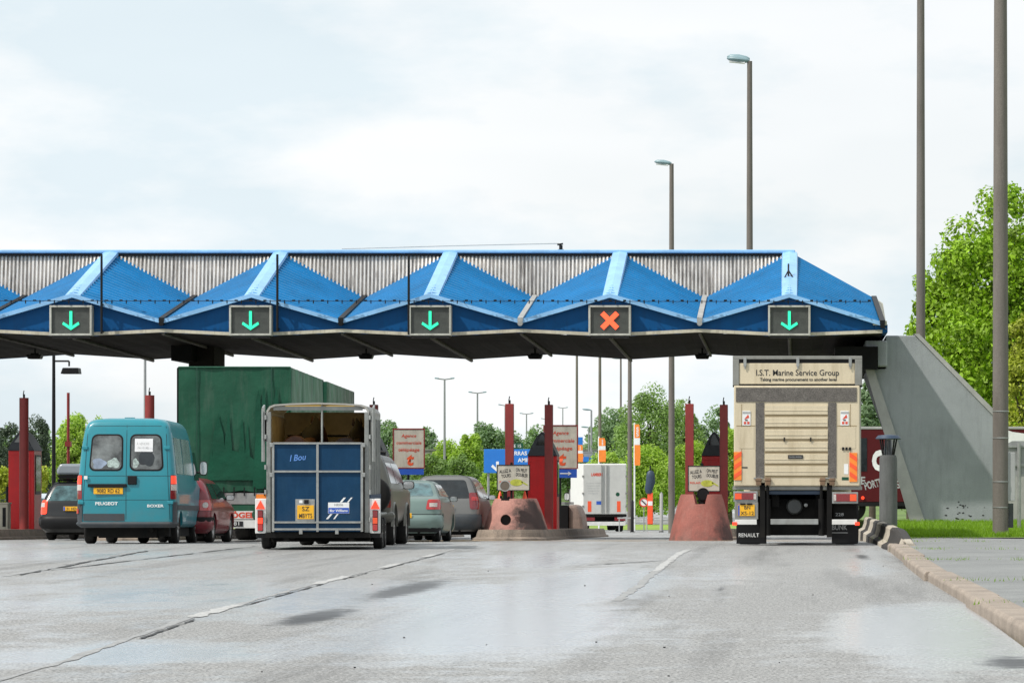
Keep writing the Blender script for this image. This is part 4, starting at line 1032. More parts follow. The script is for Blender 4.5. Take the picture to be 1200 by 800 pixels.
MB().tube((0,0,z(575)),(0,0,z(545)),.04,n=8).build('rod', 'black', t)
mb = MB(); rows = []
for k, (w, p) in enumerate(((3.5,578),(5,572),(5.5,565),(5,558),(4,553),(1.5,551))):
    rows.append([((w*math.cos(a)+(-1.5 if k < 2 else .3))/s, w*.6*math.sin(a)/s, z(p)) for a in np.linspace(0,2*math.pi,11)])
mb.grid(rows); mb.build('cloth', 'navy', t, smooth=True)
MB().box(-3.2/s,3.2/s,-.05,.05,z(614),z(577)).build('post', 'orange_red', t, bevel=.03); box(-2.6/s,2.6/s,-.056,-.051,z(592),z(587)).build('label_plate', 'ink_white', t)
t = thing('no_overtaking_sign', 'round red rimmed prohibition sign beside the covered orange post', 'road sign', (X_(754.5,Y+1),Y+1,gz(Y))); r = 5.6/s; zc = z(588.5)
MB().tube((0,.03,zc),(0,0,zc),r,n=24).build('disc', 'ink_white', t)
MB().lathe([(r*.72,-.006),(r,-.006),(r,.0),(r*.72,.0)], (0,-.002,zc), 'y', n=24).build('rim', 'ink_red', t)
MB().prism([(-r*.55,-.012,zc+r*.35),(-r*.4,-.012,zc+r*.55),(r*.55,-.012,zc-r*.35),(r*.4,-.012,zc-r*.55)], (0,.004,0)).build('bar', 'ink', t)
MB().tube((0,.06,0),(0,.06,zc),.03,n=8).build('post', 'pole_metal', t)
for px, y0, y1, c, lb in ((775,576,612,'conc_light','short pale concrete post between the prohibition sign and the thick lamp post'),(741,585,611,'black','thin black bollard at the foot of the thick bare post')):
    t = thing('marker_post', lb, 'post', (X_(px,Y),Y,gz(Y))); MB().lathe([(0,0),(.09,0),(.085,z(y0)-.1),(0,z(y0))], n=12).build('post', c, t, smooth=True); MB().lathe([(0,0),(.13,0),(.13,.05),(0,.05)], n=12).build('foot', 'black', t)
t = thing('barrier_arm', 'thin low barrier rail beyond the booths, beside the white box truck', 'barrier', (X_(758,195),195,gz(195)))
box(-1.6,1.6,-.03,.03,.72,.80).build('rail', 'ink_grey', t)
for k in (-1.5,0,1.5): MB().tube((k,0,0),(k,0,.72),.03,n=8).build('leg', 'ink_grey', t)
# back of the road sign at the right edge
Y = 82; s = F/Y; z = lambda p: Z_(p,Y)-.1; xx = lambda p: X_(p,Y)-X_(1194,Y)
t = thing('road_sign_back', 'grey back of a road sign on a post right of the thickest post', 'road sign', (X_(1194,Y),Y,.1))
mt['sign_back'] = M('grey sign back', (.30,.31,.31), .5, metal=.2, var=.15, stain=.3)
MB().prism([(xx(1178),0,z(558)),(xx(1212),0,z(558)),(xx(1212),0,z(521)),(xx(1204),0,z(516.5)),(xx(1186),0,z(516.5)),(xx(1178),0,z(521))], (0,.02,0)).build('panel', 'sign_back', t)
MB().box(xx(1178),xx(1212),-.04,-.002,z(524),z(521.5)).box(xx(1178),xx(1212),-.04,-.002,z(546),z(543)).box(xx(1178),xx(1212),-.04,-.002,z(558),z(555)).build('stiffener', 'steel', t)
MB().tube((0,-.08,0),(0,-.08,z(519)),.045,n=12).build('post', 'steel', t, smooth=True)
t = thing('service_kiosk', 'pale low service kiosk behind the sign at the right edge', 'kiosk', (X_(1203,112),112,vz(112)))
box(-.7,1.6,0,2,0,2.35).build('wall', 'conc_light', t, bevel=.03); MB().prism([(-.85,-.2,2.35),(1.75,-.2,2.35),(1.75,-.2,2.45),(-.45,-.2,2.75),(-.85,-.2,2.9)], (0,2.4,0)).build('roof', 'ink_white', t)
# ================================================================== VEHICLES
def place(name, label, cat, px, Y, yaw=0, group=None, z=None):
    return thing(name, label, cat, (X_(px,Y), Y, (gz(Y) if z is None else z)), R(yaw), group)
def slope_pitch(t, Y):                            # sit on the falling road
    t.rotation_euler = (math.atan2(gz(Y+4)-gz(Y), 4), 0, t.rotation_euler[2])

# ---- teal panel van
mt['teal'] = M('teal van paint', (.004,.215,.275), .36, var=.05, scale=1, coat=.4, dirt=.5, dz=.85, stain=.25, scol=(.02,.15,.19))
mt['teal_dark'] = M('darker teal door gap', (.003,.055,.07), .6)
mt['plinth'] = M('dark grey bumper plastic', (.035,.045,.055), .6, var=.2, dirt=.4)
van_t = place('panel_van', 'teal high roof panel van with two rear windows and a yellow number plate', 'van', 147.5, 74, 2.6)
slope_pitch(van_t, 74)
van = Body([(.34,.03,4.90,.93,.12),(.42,.0,4.98,1.0,.14),(.62,0,5.0,1.01,.15),(1.0,0,4.92,1.01,.14),(1.15,.005,4.6,1.008,.13),(1.35,.02,3.95,.995,.12),(1.8,.06,3.6,.955,.11),(2.2,.11,3.35,.905,.10),(2.42,.15,3.2,.86,.12),(2.52,.19,3.1,.80,.16),(2.575,.27,2.95,.70,.2),(2.60,.40,2.7,.5,.2),(2.605,.6,2.4,.3,.15)])
van.build('teal', van_t, arches=((.95,.36),(3.95,.36)), wr=.33)
for sg in (-1,1):
    for y in (.95,3.95): wheel(van_t, sg*.86, y, .33, .20, sg, .6)
MB().box(-.85,.85,.3,4.6,.15,.36).box(-.6,.6,.25,.6,.12,.34).build('underbody', 'black_matt', van_t)  # set low to block light and darken the road below
MB().tube((.5,.15,.28),(.5,1,.28),.04,n=10).build('exhaust', 'black_matt', van_t)
for k, sg in enumerate((-1,1)):
    a, b_ = (.045, .80) ; lo, hi = (a,b_)
    t0, t1 = (.10,.735) if sg > 0 else (-.735,-.10)
    tt0, tt1 = (.10,.685) if sg > 0 else (-.685,-.10)
    fr = van.rear('window_seal', 'black', van_t, t0-.035,t1+.035,1.50,2.265,tt0-.03,tt1+.03,off=.004,rc=.12)
    mt.setdefault('van_glass', glass('van rear window showing parcels inside', (.11,.12,.12), .95, 2.4, .06))
    van.rear('rear_window', 'van_glass', fr, t0,t1,1.535,2.23,tt0,tt1,off=.010,rc=.10)
    # door outline
    s0, s1 = (.012,.90) if sg > 0 else (-.90,-.012)
    # hinges
    for hz in (.85,1.98):
        h = van.q(hz,3)-.09
        p = van.pt(hz, sg*h); box(p[0]-.07,p[0]+.05,p[1]-.035,p[1],hz-.035,hz+.035).build('hinge', 'teal', van_t, bevel=.012)
van.rear('door_gap', 'teal_dark', van_t, -.006,.006,.50,2.45,off=.003)
for sg in (-1,1):
    a = sg*.90; b_ = sg*.80
    van.rear('door_gap', 'teal_dark', van_t, a-.006,a+.006,.5,2.42,(b_)-.006,(b_)+.006,off=.003)
van.rear('door_gap', 'teal_dark', van_t, -.9,.9,1.395,1.405,off=.003); van.rear('door_gap', 'teal_dark', van_t, -.9,.9,.90,.908,off=.003)
van.rear('door_gap', 'teal_dark', van_t, -.80,.80,2.43,2.44,off=.003)
van.rear('bumper_panel', 'plinth', van_t, -.88,-.03,.47,.62,off=.006)
van.rear('rear_bumper', 'plinth', van_t, -1.25,1.25,.33,.45,off=.02,bulge=.03)
for sg in (-1,1):
    a, b_ = (.905,1.06) if sg > 0 else (-1.06,-.905)
    sl = van.rear('rear_light', 'dark_red_light', van_t, a,b_,.92,1.42,off=.012,rc=.02)
    van.rear('lit_lens', 'lit_red', sl, min(a,b_)+.01,max(a,b_)-.01,1.235,1.40,off=.018); van.rear('clear_lens', 'clear_light', sl, a+.01,b_-.01,1.10,1.22,off=.018)
    c = (1.00,1.12) if sg > 0 else (-1.12,-1.0)
    van.rear('corner_cap', 'plinth', van_t, min(c)-.05,max(c)+.1,.42,.86,off=.012)
van.rear('reflector', 'red_light', van_t, -1.06,-.97,.62,.72,off=.03)
box(-.78,.02,-.045,.0,1.165,1.235).build('plate_trim', 'black', van_t, bevel=.01)
plate(van_t, -.36, 1.09, .60, .13, -.012, ['9082 RD 62'], eu=False)
box(.03,.22,-.03,.02,1.22,1.40).build('door_handle', 'black', van_t, bevel=.015)
box(-.86,-.79,-.006,.02,1.33,1.40).build('sticker', 'ink_white', van_t)
text('PEUGEOT', .062, (-.40,-.010,.80), 'ink_white', van_t, name='maker_lettering', width=.46, bold=.04)
text('BOXER', .055, (.60,-.000,.755), 'ink_white', van_t, name='model_lettering', width=.34, bold=.04)
p = van.rear('paper_notice', 'paper', van_t, .17,.54,1.90,2.17,off=.016); text('À VENDRE', .05, (.345,.028,2.04), 'ink_grey', p, width=.26); text('06 12 30', .04, (.345,.02,1.96), 'ink_grey', p, width=.22)
mt['bag'] = M('pale blue bag inside', (.22,.27,.36), .7, var=.4, scale=6); mt['bag2'] = M('crumpled pale sheet inside', (.34,.42,.40), .6, var=.6, scale=14)
def blob(bd, name, mat, root, c, rx, rz_, off=.0115):
    pts = []; 
    for a in np.linspace(0, 2*math.pi, 22)[:-1]:
        k = 1+.12*math.sin(3*a+c[0]*9)+.08*math.sin(5*a+1); pts.append(bd.pt(c[1]+rz_*max(-.98, math.sin(a)*k), c[0]+rx*math.cos(a)*k, off))
    MB().add(pts, [tuple(range(len(pts)))]).build(name, mat, root)
blob(van, 'bag', 'bag', van_t, (-.56,1.655), .14, .11); blob(van, 'crumpled_sheet', 'bag2', van_t, (-.26,1.66), .13, .10); blob(van, 'crumpled_sheet', 'bag2', van_t, (.19,1.66), .06, .10)
blob(van, 'seat_shape', 'glass_dark', van_t, (.42,1.78), .16, .19)
mt['van_side_glass'] = M('bright reflecting side glass', (.50,.60,.63), .18, metal=.6, var=.3, scale=2)  # pale metallic colour puts the sky's reflection into the glass
# side: quarter glass and door seams, reflections
for sg in (-1,1):
    van.side('cab_window', 'glass_dark', van_t, sg, (3.35,4.15), (3.35,3.75), 1.35, 1.95)
    van.side('side_window', 'van_side_glass', van_t, sg, (.35,1.5), (.4,1.5), 1.45, 2.2)
    van.side('side_window', 'van_side_glass', van_t, sg, (1.6,3.0), (1.6,2.95), 1.45, 2.2)
    van.side('door_gap', 'teal_dark', van_t, sg, (3.22,3.235), (3.22,3.235), .45, 2.2)
    van.side('rub_strip', 'plinth', van_t, sg, (.35,4.6), (.35,4.6), .70, .80, off=.015)
    mirror(van_t, sg, 1.0, 4.05, 1.62, w=.17, h=.32)
box(-.1,.1,.5,.6,2.6,2.62).build('roof_vent', 'teal', van_t)

# ---- generic car
def car(name, label, cat, px, Y, yaw, bd, paint, wr=.31, wx=.72, wy=(.75,3.3), ww=.19, arch=.35):
    t = place(name, label, cat, px, Y, yaw); slope_pitch(t, Y)
    bd.build(paint, t, arches=((wy[0],arch),(wy[1],arch)), wr=wr)
    for sg in (-1,1):
        for y in wy: wheel(t, sg*wx, y, wr, ww, sg)
    W = bd.q(.3,3); MB().box(-W+.12,W-.12,.25,wy[1]+.5,.14,.30).build('underbody', 'black_matt', t)
    MB().tube((W-.45,.02,.22),(W-.45,.7,.24),.032,n=10).build('exhaust', 'black_matt', t)
    return t
mt['p_red'] = M('dark red car paint', (.17,.007,.016), .32, var=.06, coat=.25, dirt=.25, dz=.6)
mt['p_black'] = M('black car paint', (.004,.005,.006), .3, var=.1, coat=.3, dirt=.0)
mt['p_silvergreen'] = M('silver green car paint', (.17,.24,.22), .38, metal=.4, var=.05, coat=.15, dirt=.3, dz=.6)
mt['p_silver'] = M('silver car paint', (.19,.19,.185), .34, metal=.4, var=.05, coat=.15, dirt=.3, dz=.6)
mt['p_pewter'] = M('pewter off-roader paint', (.105,.105,.09), .36, metal=.4, var=.06, coat=.15, dirt=.4, dz=.9)
mt['p_white'] = M('pale blue white car paint', (.5,.56,.62), .3, var=.05, coat=.5)
# red hatchback
bd = Body([(.20,.06,3.88,.74,.2),(.30,.0,3.98,.82,.22),(.55,-.02,4.0,.84,.22),(.72,.02,3.95,.84,.2),(.85,.05,3.5,.83,.18),(.93,.07,2.95,.815,.17),(1.05,.13,2.75,.77,.16),(1.25,.27,2.45,.68,.15),(1.36,.38,2.2,.60,.15),(1.41,.5,2.0,.5,.15),(1.435,.75,1.8,.3,.1)])
c = car('red_hatchback', 'dark red hatchback between the teal van and the green lorry', 'car', 200, 78, .5, bd, 'p_red')
bd.rear('rear_window', 'glass_dark', c, -.60,.60,.98,1.33,-.47,.47,off=.006,rc=.05)
bd.rear('rear_bumper', 'p_red', c, -1.05,1.05,.26,.52,off=.01,bulge=.05); bd.rear('bumper_strip', 'black', c, -.95,.95,.46,.56,off=.05)
for sg in (-1,1):
    a = sorted((sg*.56,sg*.98)); l = bd.rear('rear_light', 'red_light', c, a[0],a[1],.70,.93,off=.012,rc=.05); a = sorted((sg*.68,sg*.80)); bd.rear('clear_lens', 'clear_light', l, a[0],a[1],.76,.88,off=.018,rc=.05)
    bd.side('side_window', 'glass_dark', c, sg, (.55,1.35), (.62,1.30), .96, 1.30); bd.side('side_window', 'glass_dark', c, sg, (1.42,2.75), (1.37,2.25), .96, 1.30)
    bd.side('door_gap', 'black', c, sg, (1.38,1.395), (1.33,1.345), .35, 1.32); mirror(c, sg, .80, 2.5, 1.0)
plate(c, 0, .62, .5, .11, -.03, ['492 BX 59'])
# black estate with roof box
bd = Body([(.20,.06,4.4,.76,.2),(.30,.0,4.5,.84,.2),(.55,-.02,4.52,.86,.2),(.75,.02,4.45,.86,.18),(.86,.04,3.9,.85,.16),(.95,.06,3.4,.84,.16),(1.05,.10,3.2,.80,.15),(1.28,.22,2.85,.70,.14),(1.42,.32,2.5,.62,.14),(1.48,.45,2.3,.52,.14),(1.50,.8,2.0,.3,.1)])
c = car('black_estate_car', 'black estate car with a grey roof box left of the teal van', 'car', 86, 91, 0, bd, 'p_black', wy=(.8,3.6))
bd.rear('rear_window', 'glass_teal', c, -.66,.66,1.0,1.38,-.50,.50,off=.006,rc=.06)
bd.rear('rear_bumper', 'black', c, -1.1,1.1,.28,.62,off=.01,bulge=.06)
for sg in (-1,1):
    a = sorted((sg*.68,sg*.97)); l = bd.rear('rear_light', 'lit_red' if sg < 0 else 'red_light', c, a[0],a[1],.66,1.02,off=.012,rc=.05); a = sorted((sg*.74,sg*.9)); bd.rear('clear_lens', 'clear_light', l, a[0],a[1],.84,.95,off=.018)
    bd.side('side_window', 'glass_dark', c, sg, (.5,3.0), (.6,2.5), 1.0, 1.38); mirror(c, sg, .84, 2.95, 1.05)
    MB().tube((sg*.5,.5,1.53),(sg*.5,2.3,1.53),.02,n=8).box(sg*.5-.02,sg*.5+.02,.6,.66,1.45,1.53).box(sg*.5-.02,sg*.5+.02,2.1,2.16,1.45,1.53).build('roof_rail', 'black', c)
plate(c, 0, .80, .5, .11, -.03, ['31 HD PZ'])
rb = thing('roof_box', 'grey roof box strapped on top of the black estate car', 'roof box', (X_(89,91.5),91.5,gz(91)+1.56)); mt['box_grey'] = M('grey plastic box', (.22,.25,.28), .35, var=.1)
MB().prism([(-.50,0,.10),(.50,0,.10),(.50,0,.2),(.42,0,.38),(-.42,0,.38),(-.50,0,.22)], (0,1.8,0)).build('lid', 'box_grey', rb, bevel=.06)
MB().prism([(-.44,.03,.0),(.44,.03,.0),(.50,.0,.098),(-.50,.0,.098)], (0,1.75,0)).build('base', 'black', rb)
MB().box(-.55,.55,.4,.46,-.06,-.002).box(-.55,.55,1.3,1.36,-.06,-.002).build('cross_bar', 'black', rb)
# silver green saloon
bd = Body([(.20,.06,4.45,.76,.2),(.30,.0,4.55,.85,.24),(.50,-.03,4.58,.875,.26),(.70,-.01,4.5,.875,.26),(.84,.02,4.1,.865,.24),(.96,.06,3.5,.85,.22),(1.0,.16,3.35,.835,.2),(1.04,.38,3.2,.80,.16),(1.2,.70,2.95,.72,.14),(1.34,1.0,2.6,.63,.14),(1.40,1.25,2.35,.54,.14),(1.425,1.5,2.1,.35,.1)])
c = car('silver_green_saloon', 'silver green saloon car directly behind the silver people carrier', 'car', 470, 81.5, .6, bd, 'p_silvergreen', wy=(.85,3.6))
bd.rear('rear_window', 'glass_teal', c, -.70,.70,1.05,1.35,-.56,.56,off=.008,rc=.05)
bd.rear('rear_bumper', 'p_silvergreen', c, -1.15,1.15,.30,.62,off=.01,bulge=.06); bd.rear('bumper_gap', 'black', c, -1.1,1.1,.62,.635,off=.012)
bd.rear('lower_bumper', 'black', c, -1.0,1.0,.22,.32,off=.03)
for sg in (-1,1):
    a = sorted((sg*.56,sg*.98)); l = bd.rear('rear_light', 'red_light', c, a[0],a[1],.74,.97,sorted((sg*.60,sg*.98))[0],sorted((sg*.60,sg*.98))[1],off=.014,rc=.04); a = sorted((sg*.64,sg*.82)); bd.rear('clear_lens', 'clear_light', l, a[0],a[1],.80,.89,off=.02)
    bd.side('side_window', 'glass_dark', c, sg, (1.0,1.9), (1.3,1.85), 1.05, 1.32); bd.side('side_window', 'glass_dark', c, sg, (1.97,3.2), (1.92,2.65), 1.05, 1.32)
    mirror(c, sg, .82, 3.0, 1.0)
plate(c, 0, .60, .5, .11, -.09, ['728 AKG 75'])
# silver people carrier
bd = Body([(.22,.06,4.15,.76,.2),(.32,.0,4.25,.85,.22),(.60,-.02,4.28,.875,.22),(.80,.0,4.2,.875,.2),(.92,.02,3.9,.87,.18),(1.02,.04,3.6,.855,.17),(1.2,.10,3.3,.80,.16),(1.45,.22,2.8,.69,.15),(1.57,.30,2.5,.62,.15),(1.62,.42,2.2,.52,.15),(1.645,.8,1.9,.3,.1)])
c = car('silver_people_carrier', 'silver people carrier with dark rear window beside the pink crash block', 'car', 520, 90, 0, bd, 'p_silver', wy=(.75,3.4))
bd.rear('rear_window', 'glass_dark', c, -.66,.66,1.06,1.52,-.52,.52,off=.008,rc=.07)
bd.rear('rear_bumper', 'plinth', c, -1.1,1.1,.26,.66,off=.01,bulge=.05)
for sg in (-1,1):
    a = sorted((sg*.66,sg*.93)); b_ = sorted((sg*.62,sg*.90)); l = bd.rear('rear_light', 'dark_red_light', c, a[0],a[1],.78,1.20,b_[0],b_[1],off=.014,rc=.05); bd.rear('clear_lens', 'red_light', l, a[0]+.03,a[1]-.06,1.0,1.1,off=.02)
    bd.side('side_window', 'glass_dark', c, sg, (.5,1.9), (.6,1.85), 1.06, 1.48); bd.side('side_window', 'glass_dark', c, sg, (1.97,3.25), (1.92,2.75), 1.06, 1.48); mirror(c, sg, .84, 3.0, 1.1)
plate(c, 0, .82, .5, .11, -.03, ['6274 WS 80'])
# pewter off-roader towing the trailer
bd = Body([(.42,.10,4.5,.80,.14),(.50,.04,4.6,.88,.14),(.75,.0,4.65,.92,.13),(1.05,.0,4.6,.92,.12),(1.12,.01,4.2,.915,.12),(1.18,.02,3.45,.90,.12),(1.40,.06,3.2,.84,.12),(1.66,.12,2.9,.75,.12),(1.76,.20,2.6,.67,.12),(1.80,.4,2.4,.5,.12),(1.81,.7,2.2,.3,.1)])
c = car('off_roader', 'pewter off-roader towing the horse trailer, seen to the right of it', 'car', 402, 69.8, 1.2, bd, 'p_pewter', wr=.37, wx=.80, wy=(.85,3.6), ww=.25, arch=.42)
bd.rear('rear_window', 'glass_dark', c, -.62,.62,1.18,1.66,-.54,.54,off=.008,rc=.06)
bd.rear('rear_bumper', 'p_pewter', c, -1.1,1.1,.44,.66,off=.01,bulge=.08)
for sg in (-1,1):
    a = sorted((sg*.79,sg*.93)); bd.rear('rear_light', 'dark_red_light', c, a[0],a[1],.74,1.10,off=.014,rc=.02)
    bd.side('side_window', 'glass_dark', c, sg, (.35,1.5), (.4,1.45), 1.22, 1.62); bd.side('side_window', 'glass_dark', c, sg, (1.58,3.2), (1.53,2.85), 1.22, 1.62); mirror(c, sg, .86, 3.0, 1.2, w=.24, h=.17)
    for y in (.85,3.6):
        rows = [[(sg*(.90+.05*k), y-(.44+.03*k2)*math.cos(a), .37+(.44+.03*k2)*math.sin(a)) for a in np.linspace(.0, math.pi, 13)] for k, k2 in ((0,0),(1,.3),(1,1),(0,2.0))]
        MB().grid(rows).build('wheel_arch', 'p_pewter', c, smooth=True)
    MB().tube((sg*.6,.4,1.86),(sg*.6,2.4,1.86),.018,n=8).box(sg*.6-.02,sg*.6+.02,.5,.55,1.76,1.86).box(sg*.6-.02,sg*.6+.02,2.2,2.25,1.72,1.86).build('roof_rail', 'black', c)
sw = link(bpy.data.objects.new('spare_wheel', MB().lathe([(0,-.12),(.26,-.12),(.35,-.08),(.36,.08),(.1,.10)], (.58,-.14,.98), 'y', n=28).mesh('spare_wheel')), c); sw.data.materials.append(mt['rubber'])
for p_ in sw.data.polygons: p_.use_smooth = True
# pale car at far left behind the cabinet
bd = Body([(.20,.06,4.1,.74,.2),(.5,-.02,4.2,.85,.22),(.8,.03,4.0,.85,.2),(.93,.07,3.0,.82,.17),(1.25,.27,2.45,.68,.15),(1.40,.5,2.0,.5,.15),(1.435,.75,1.8,.3,.1)])
c = car('pale_car', 'pale blue white car at the far left behind the red booth', 'car', 2, 118, -75, bd, 'p_white')
for sg in (-1,1): bd.side('side_window', 'glass_teal', c, sg, (.6,1.35), (.65,1.3), .96, 1.28); bd.side('side_window', 'glass_teal', c, sg, (1.42,2.7), (1.37,2.25), .96, 1.28); mirror(c, sg, .8, 2.5, 1.0)
bd.rear('rear_window', 'glass_dark', c, -.6,.6,.98,1.33,-.47,.47,off=.006,rc=.05)

# ---- horse trailer
mt['roof_grp'] = leafm('translucent grey roof sheet', (.42,.42,.40), .08, .25)
for _n in mt['roof_grp'].node_tree.nodes:
    if _n.type == 'VECT_MATH' and _n.operation == 'MULTIPLY': _n.inputs[1].default_value = (1.2, 1.05, .75)
ht = place('horse_trailer', 'dark blue and silver horse trailer with its upper rear doors open', 'horse trailer', 372.5, 65, 3.1)
W, H0, H1 = .925, .31, 2.67
mt['ht_side'] = M('ribbed aluminium side', (.33,.34,.33), .4, metal=.35, var=.15, dirt=.3, dz=1.2)
L_ = 3.25
for sg in (-1,1):
    w = box(min(sg*W,sg*(W-.03)),max(sg*W,sg*(W-.03)),.03,L_,H0+.05,2.45).build('side_wall', 'ht_side', ht)
    for k in range(6): box(min(sg*(W+.001),sg*(W+.02)),max(sg*(W+.001),sg*(W+.02)),.45+k*.5,.48+k*.5,1.0,2.4).build('side_rib', 'alu', w)
    box(min(sg*(W+.001),sg*(W+.015)),max(sg*(W+.001),sg*(W+.015)),.1,L_-.05,H0+.1,1.0).build('side_board', 'trailer_blue', w)
    # opened top doors folded along the sides
    d = MB().box(min(sg*(W+.03),sg*(W+.055)),max(sg*(W+.03),sg*(W+.055)),-.02,.80,1.97,2.50).build('top_door', 'alu', ht, bevel=.01)
    rr = MB()
    for a_, b_ in (((-.02,1.6),(-.02,2.56)),((-.02,2.56),(.3,2.62)),((.3,2.62),(.3,1.6))): rr.tube((sg*(W+.07),a_[0],a_[1]),(sg*(W+.07),b_[0],b_[1]),.018,n=8)
    rr.build('door_rail', 'steel', d)
    box(min(sg*(W-.085),sg*W),max(sg*(W-.085),sg*W),-.02,.03,H0,2.50).build('corner_frame', 'alu', ht, bevel=.015)
    for hz in (.55,1.05,1.5,2.05,2.4): MB().tube((sg*(W+.015),-.02,hz-.04),(sg*(W+.015),-.02,hz+.04),.022,n=8).build('hinge', 'steel', ht)
    box(min(sg*.935,sg*(1.10)),max(sg*.935,sg*1.10),.55,2.45,.62,.66).build('mudguard', 'alu', ht, bevel=.015)
    MB().box(min(sg*.93,sg*1.13),max(sg*.93,sg*1.13),.0,.04,.30,.93).build('light_board', 'white', ht, bevel=.01)
    cx = sg*1.035
    rl = box(cx-.05,cx+.05,-.03,-.001,.34,.72).build('rear_light', 'black', ht, bevel=.008)
    for k, m in enumerate(('red_light','lit_red' if sg < 0 else 'orange_red','dark_red_light')): box(cx-.043,cx+.043,-.045,-.031,.35+k*.123,.35+k*.123+.112).build('lens', m, rl, bevel=.004)
    MB().prism([(cx-.08,-.02,.745),(cx+.08,-.02,.745),(cx,-.02,.90)], (0,.018,0)).build('reflector_triangle', 'lit_red', ht)  # reflector made to glow, though it has no lamp
    for y in (1.15,1.95): wheel(ht, sg*1.02, y, .285, .17, sg, .55)
    mb = MB()
    box(min(sg*.94,sg*1.12),max(sg*.94,sg*1.12),.045,.6,.22,.30).build('mud_flap', 'black', ht)
# roof: arched sheet
prof = [(-W,2.45),(-W,2.52),(-W+.05,2.60),(-W+.14,2.635),(-.5,2.655),(0,2.67),(.5,2.655),(W-.14,2.635),(W-.05,2.60),(W,2.52),(W,2.45)]
ins = [(x*.975, z-.03 if z > 2.46 else z) for x, z in prof]
mb = MB(); mb.prism([(x,-.02,z) for x, z in prof+ins[::-1]], (0,L_+.05,0)); rf = mb.build('roof', 'roof_grp', ht)
mb = MB(); mb.box(-W+.12,W-.12,.03,.06,2.53,2.60); mb.build('roof_frame', 'alu', ht)
for x0, x1, nm in ((-.62,.02,'gold'),(.12,.62,'gold')): box(x0,x1,.3,2.4,2.612,2.617).build('roof_glow_strip', nm, ht)
box(-W+.03,W-.03,L_-.03,L_,H0,2.55).build('front_wall', 'cream_inside', ht)
for sg in (-1,1): box(min(sg*(W-.035),sg*(W-.04)),max(sg*(W-.035),sg*(W-.04)),.06,L_-.04,1.3,2.44).build('side_lining', 'cream_inside', ht)
box(-W,W,0,L_,H0-.06,H0).build('floor', 'black_matt', ht)
box(.05,.09,.5,2.9,.9,1.9).build('partition', 'black', ht)
MB().tube((.07,.06,1.9),(.07,.06,2.62),.02,n=8).tube((.07,.06,2.60),(.07,2.8,2.60),.02,n=8).build('partition_post', 'steel', ht)
MB().tube((-.8,2.9,2.1),(.8,2.9,2.1),.02,n=8).build('breast_bar', 'black', ht)
# ramp
rp_ = box(-.80,.80,-.06,-.02,H0+.02,1.93).build('ramp', 'trailer_blue', ht)
fr = MB()
for x in (-.80,.0,.80): fr.box(x-.022,x+.022,-.09,-.061,H0+.02,1.93)
for z in (.375,.50,1.42,1.93): fr.box(-.80,.80,-.094,-.0625,z-.018,z+.018)
fr.build('ramp_frame', 'steel', rp_, bevel=.004)
for x in (-.83,.83):
    for z in (1.36,1.9): box(x-.03,x+.03,-.10,-.03,z-.04,z+.04).build('latch', 'steel', rp_, bevel=.008)
for x in (-.3,.35): box(x-.03,x+.03,-.11,-.095,.29,.38).build('ramp_hinge', 'steel', rp_)
p = box(-.40,-.03-.02,-.072,-.0605,.52,.92).build('plate_panel', 'steel', rp_, bevel=.01)
plate(p, -.215, .685, .30, .25, -.075, ['SZ','MBYT5'], eu=False)
box(-.33,-.27,-.08,-.073,.85,.90).build('eu_sticker', 'ink_white', p); box(-.24,-.16,-.10,-.073,.84,.91).build('plate_lamp', 'black', p)
lg = box(.19,.57,-.067,-.0605,.66,.86).build('maker_badge', 'ink_white', rp_)
box(.195,.565,-.069,-.0675,.665,.765).build('badge_band', 'blue_eu', lg)
text('Ifor Williams', .045, (.38,-.071,.692), 'ink_white', lg, width=.32, bold=.03); text('HB506', .04, (.38,-.069,.80), 'ink_grey', lg, width=.16, bold=.03)
mt['ltblue'] = M('light blue stripe', (.10,.25,.62), .5)
for x in (.14,.28,.48): pass
MB().prism([(.15,-.062,.56),(.19,-.062,.56),(.27,-.062,.655),(.23,-.062,.655)], (0,.001,0)).prism([(.28,-.062,.56),(.31,-.062,.56),(.38,-.062,.655),(.35,-.062,.655)], (0,.001,0)).prism([(.40,-.062,.865),(.44,-.062,.865),(.51,-.062,.95),(.47,-.062,.95)], (0,.001,0)).prism([(.53,-.062,.865),(.56,-.062,.865),(.63,-.062,.95),(.60,-.062,.95)], (0,.001,0)).build('badge_stripes', 'ink_white', lg)
text('l Bou', .11, (-.36,-.064,1.62), 'ltblue', rp_, width=.30, bold=.02, shear=.3, rot=.1)
MB().box(-.95,.95,-.03,.08,H0-.09,H0-.0).box(-1.12,1.12,.05,.12,.27,.33).box(-.9,.9,.7,2.4,.14,.25).box(-.5,-.42,0,3,.2,.25).box(.42,.5,0,3,.2,.25).tube((-1.0,1.15,.285),(1.0,1.15,.285),.04,n=8).tube((-1.0,1.95,.285),(1.0,1.95,.285),.04,n=8).box(-.62,-.52,.02,.1,.16,.24).box(.55,.65,.02,.1,.16,.24).build('chassis', 'black_matt', ht)  # wide box by the axles added to shade the road beneath
MB().tube((-.5,L_,.3),(0,L_+1.2,.42),.04,n=8).tube((.5,L_,.3),(0,L_+1.2,.42),.04,n=8).build('drawbar', 'steel', ht)
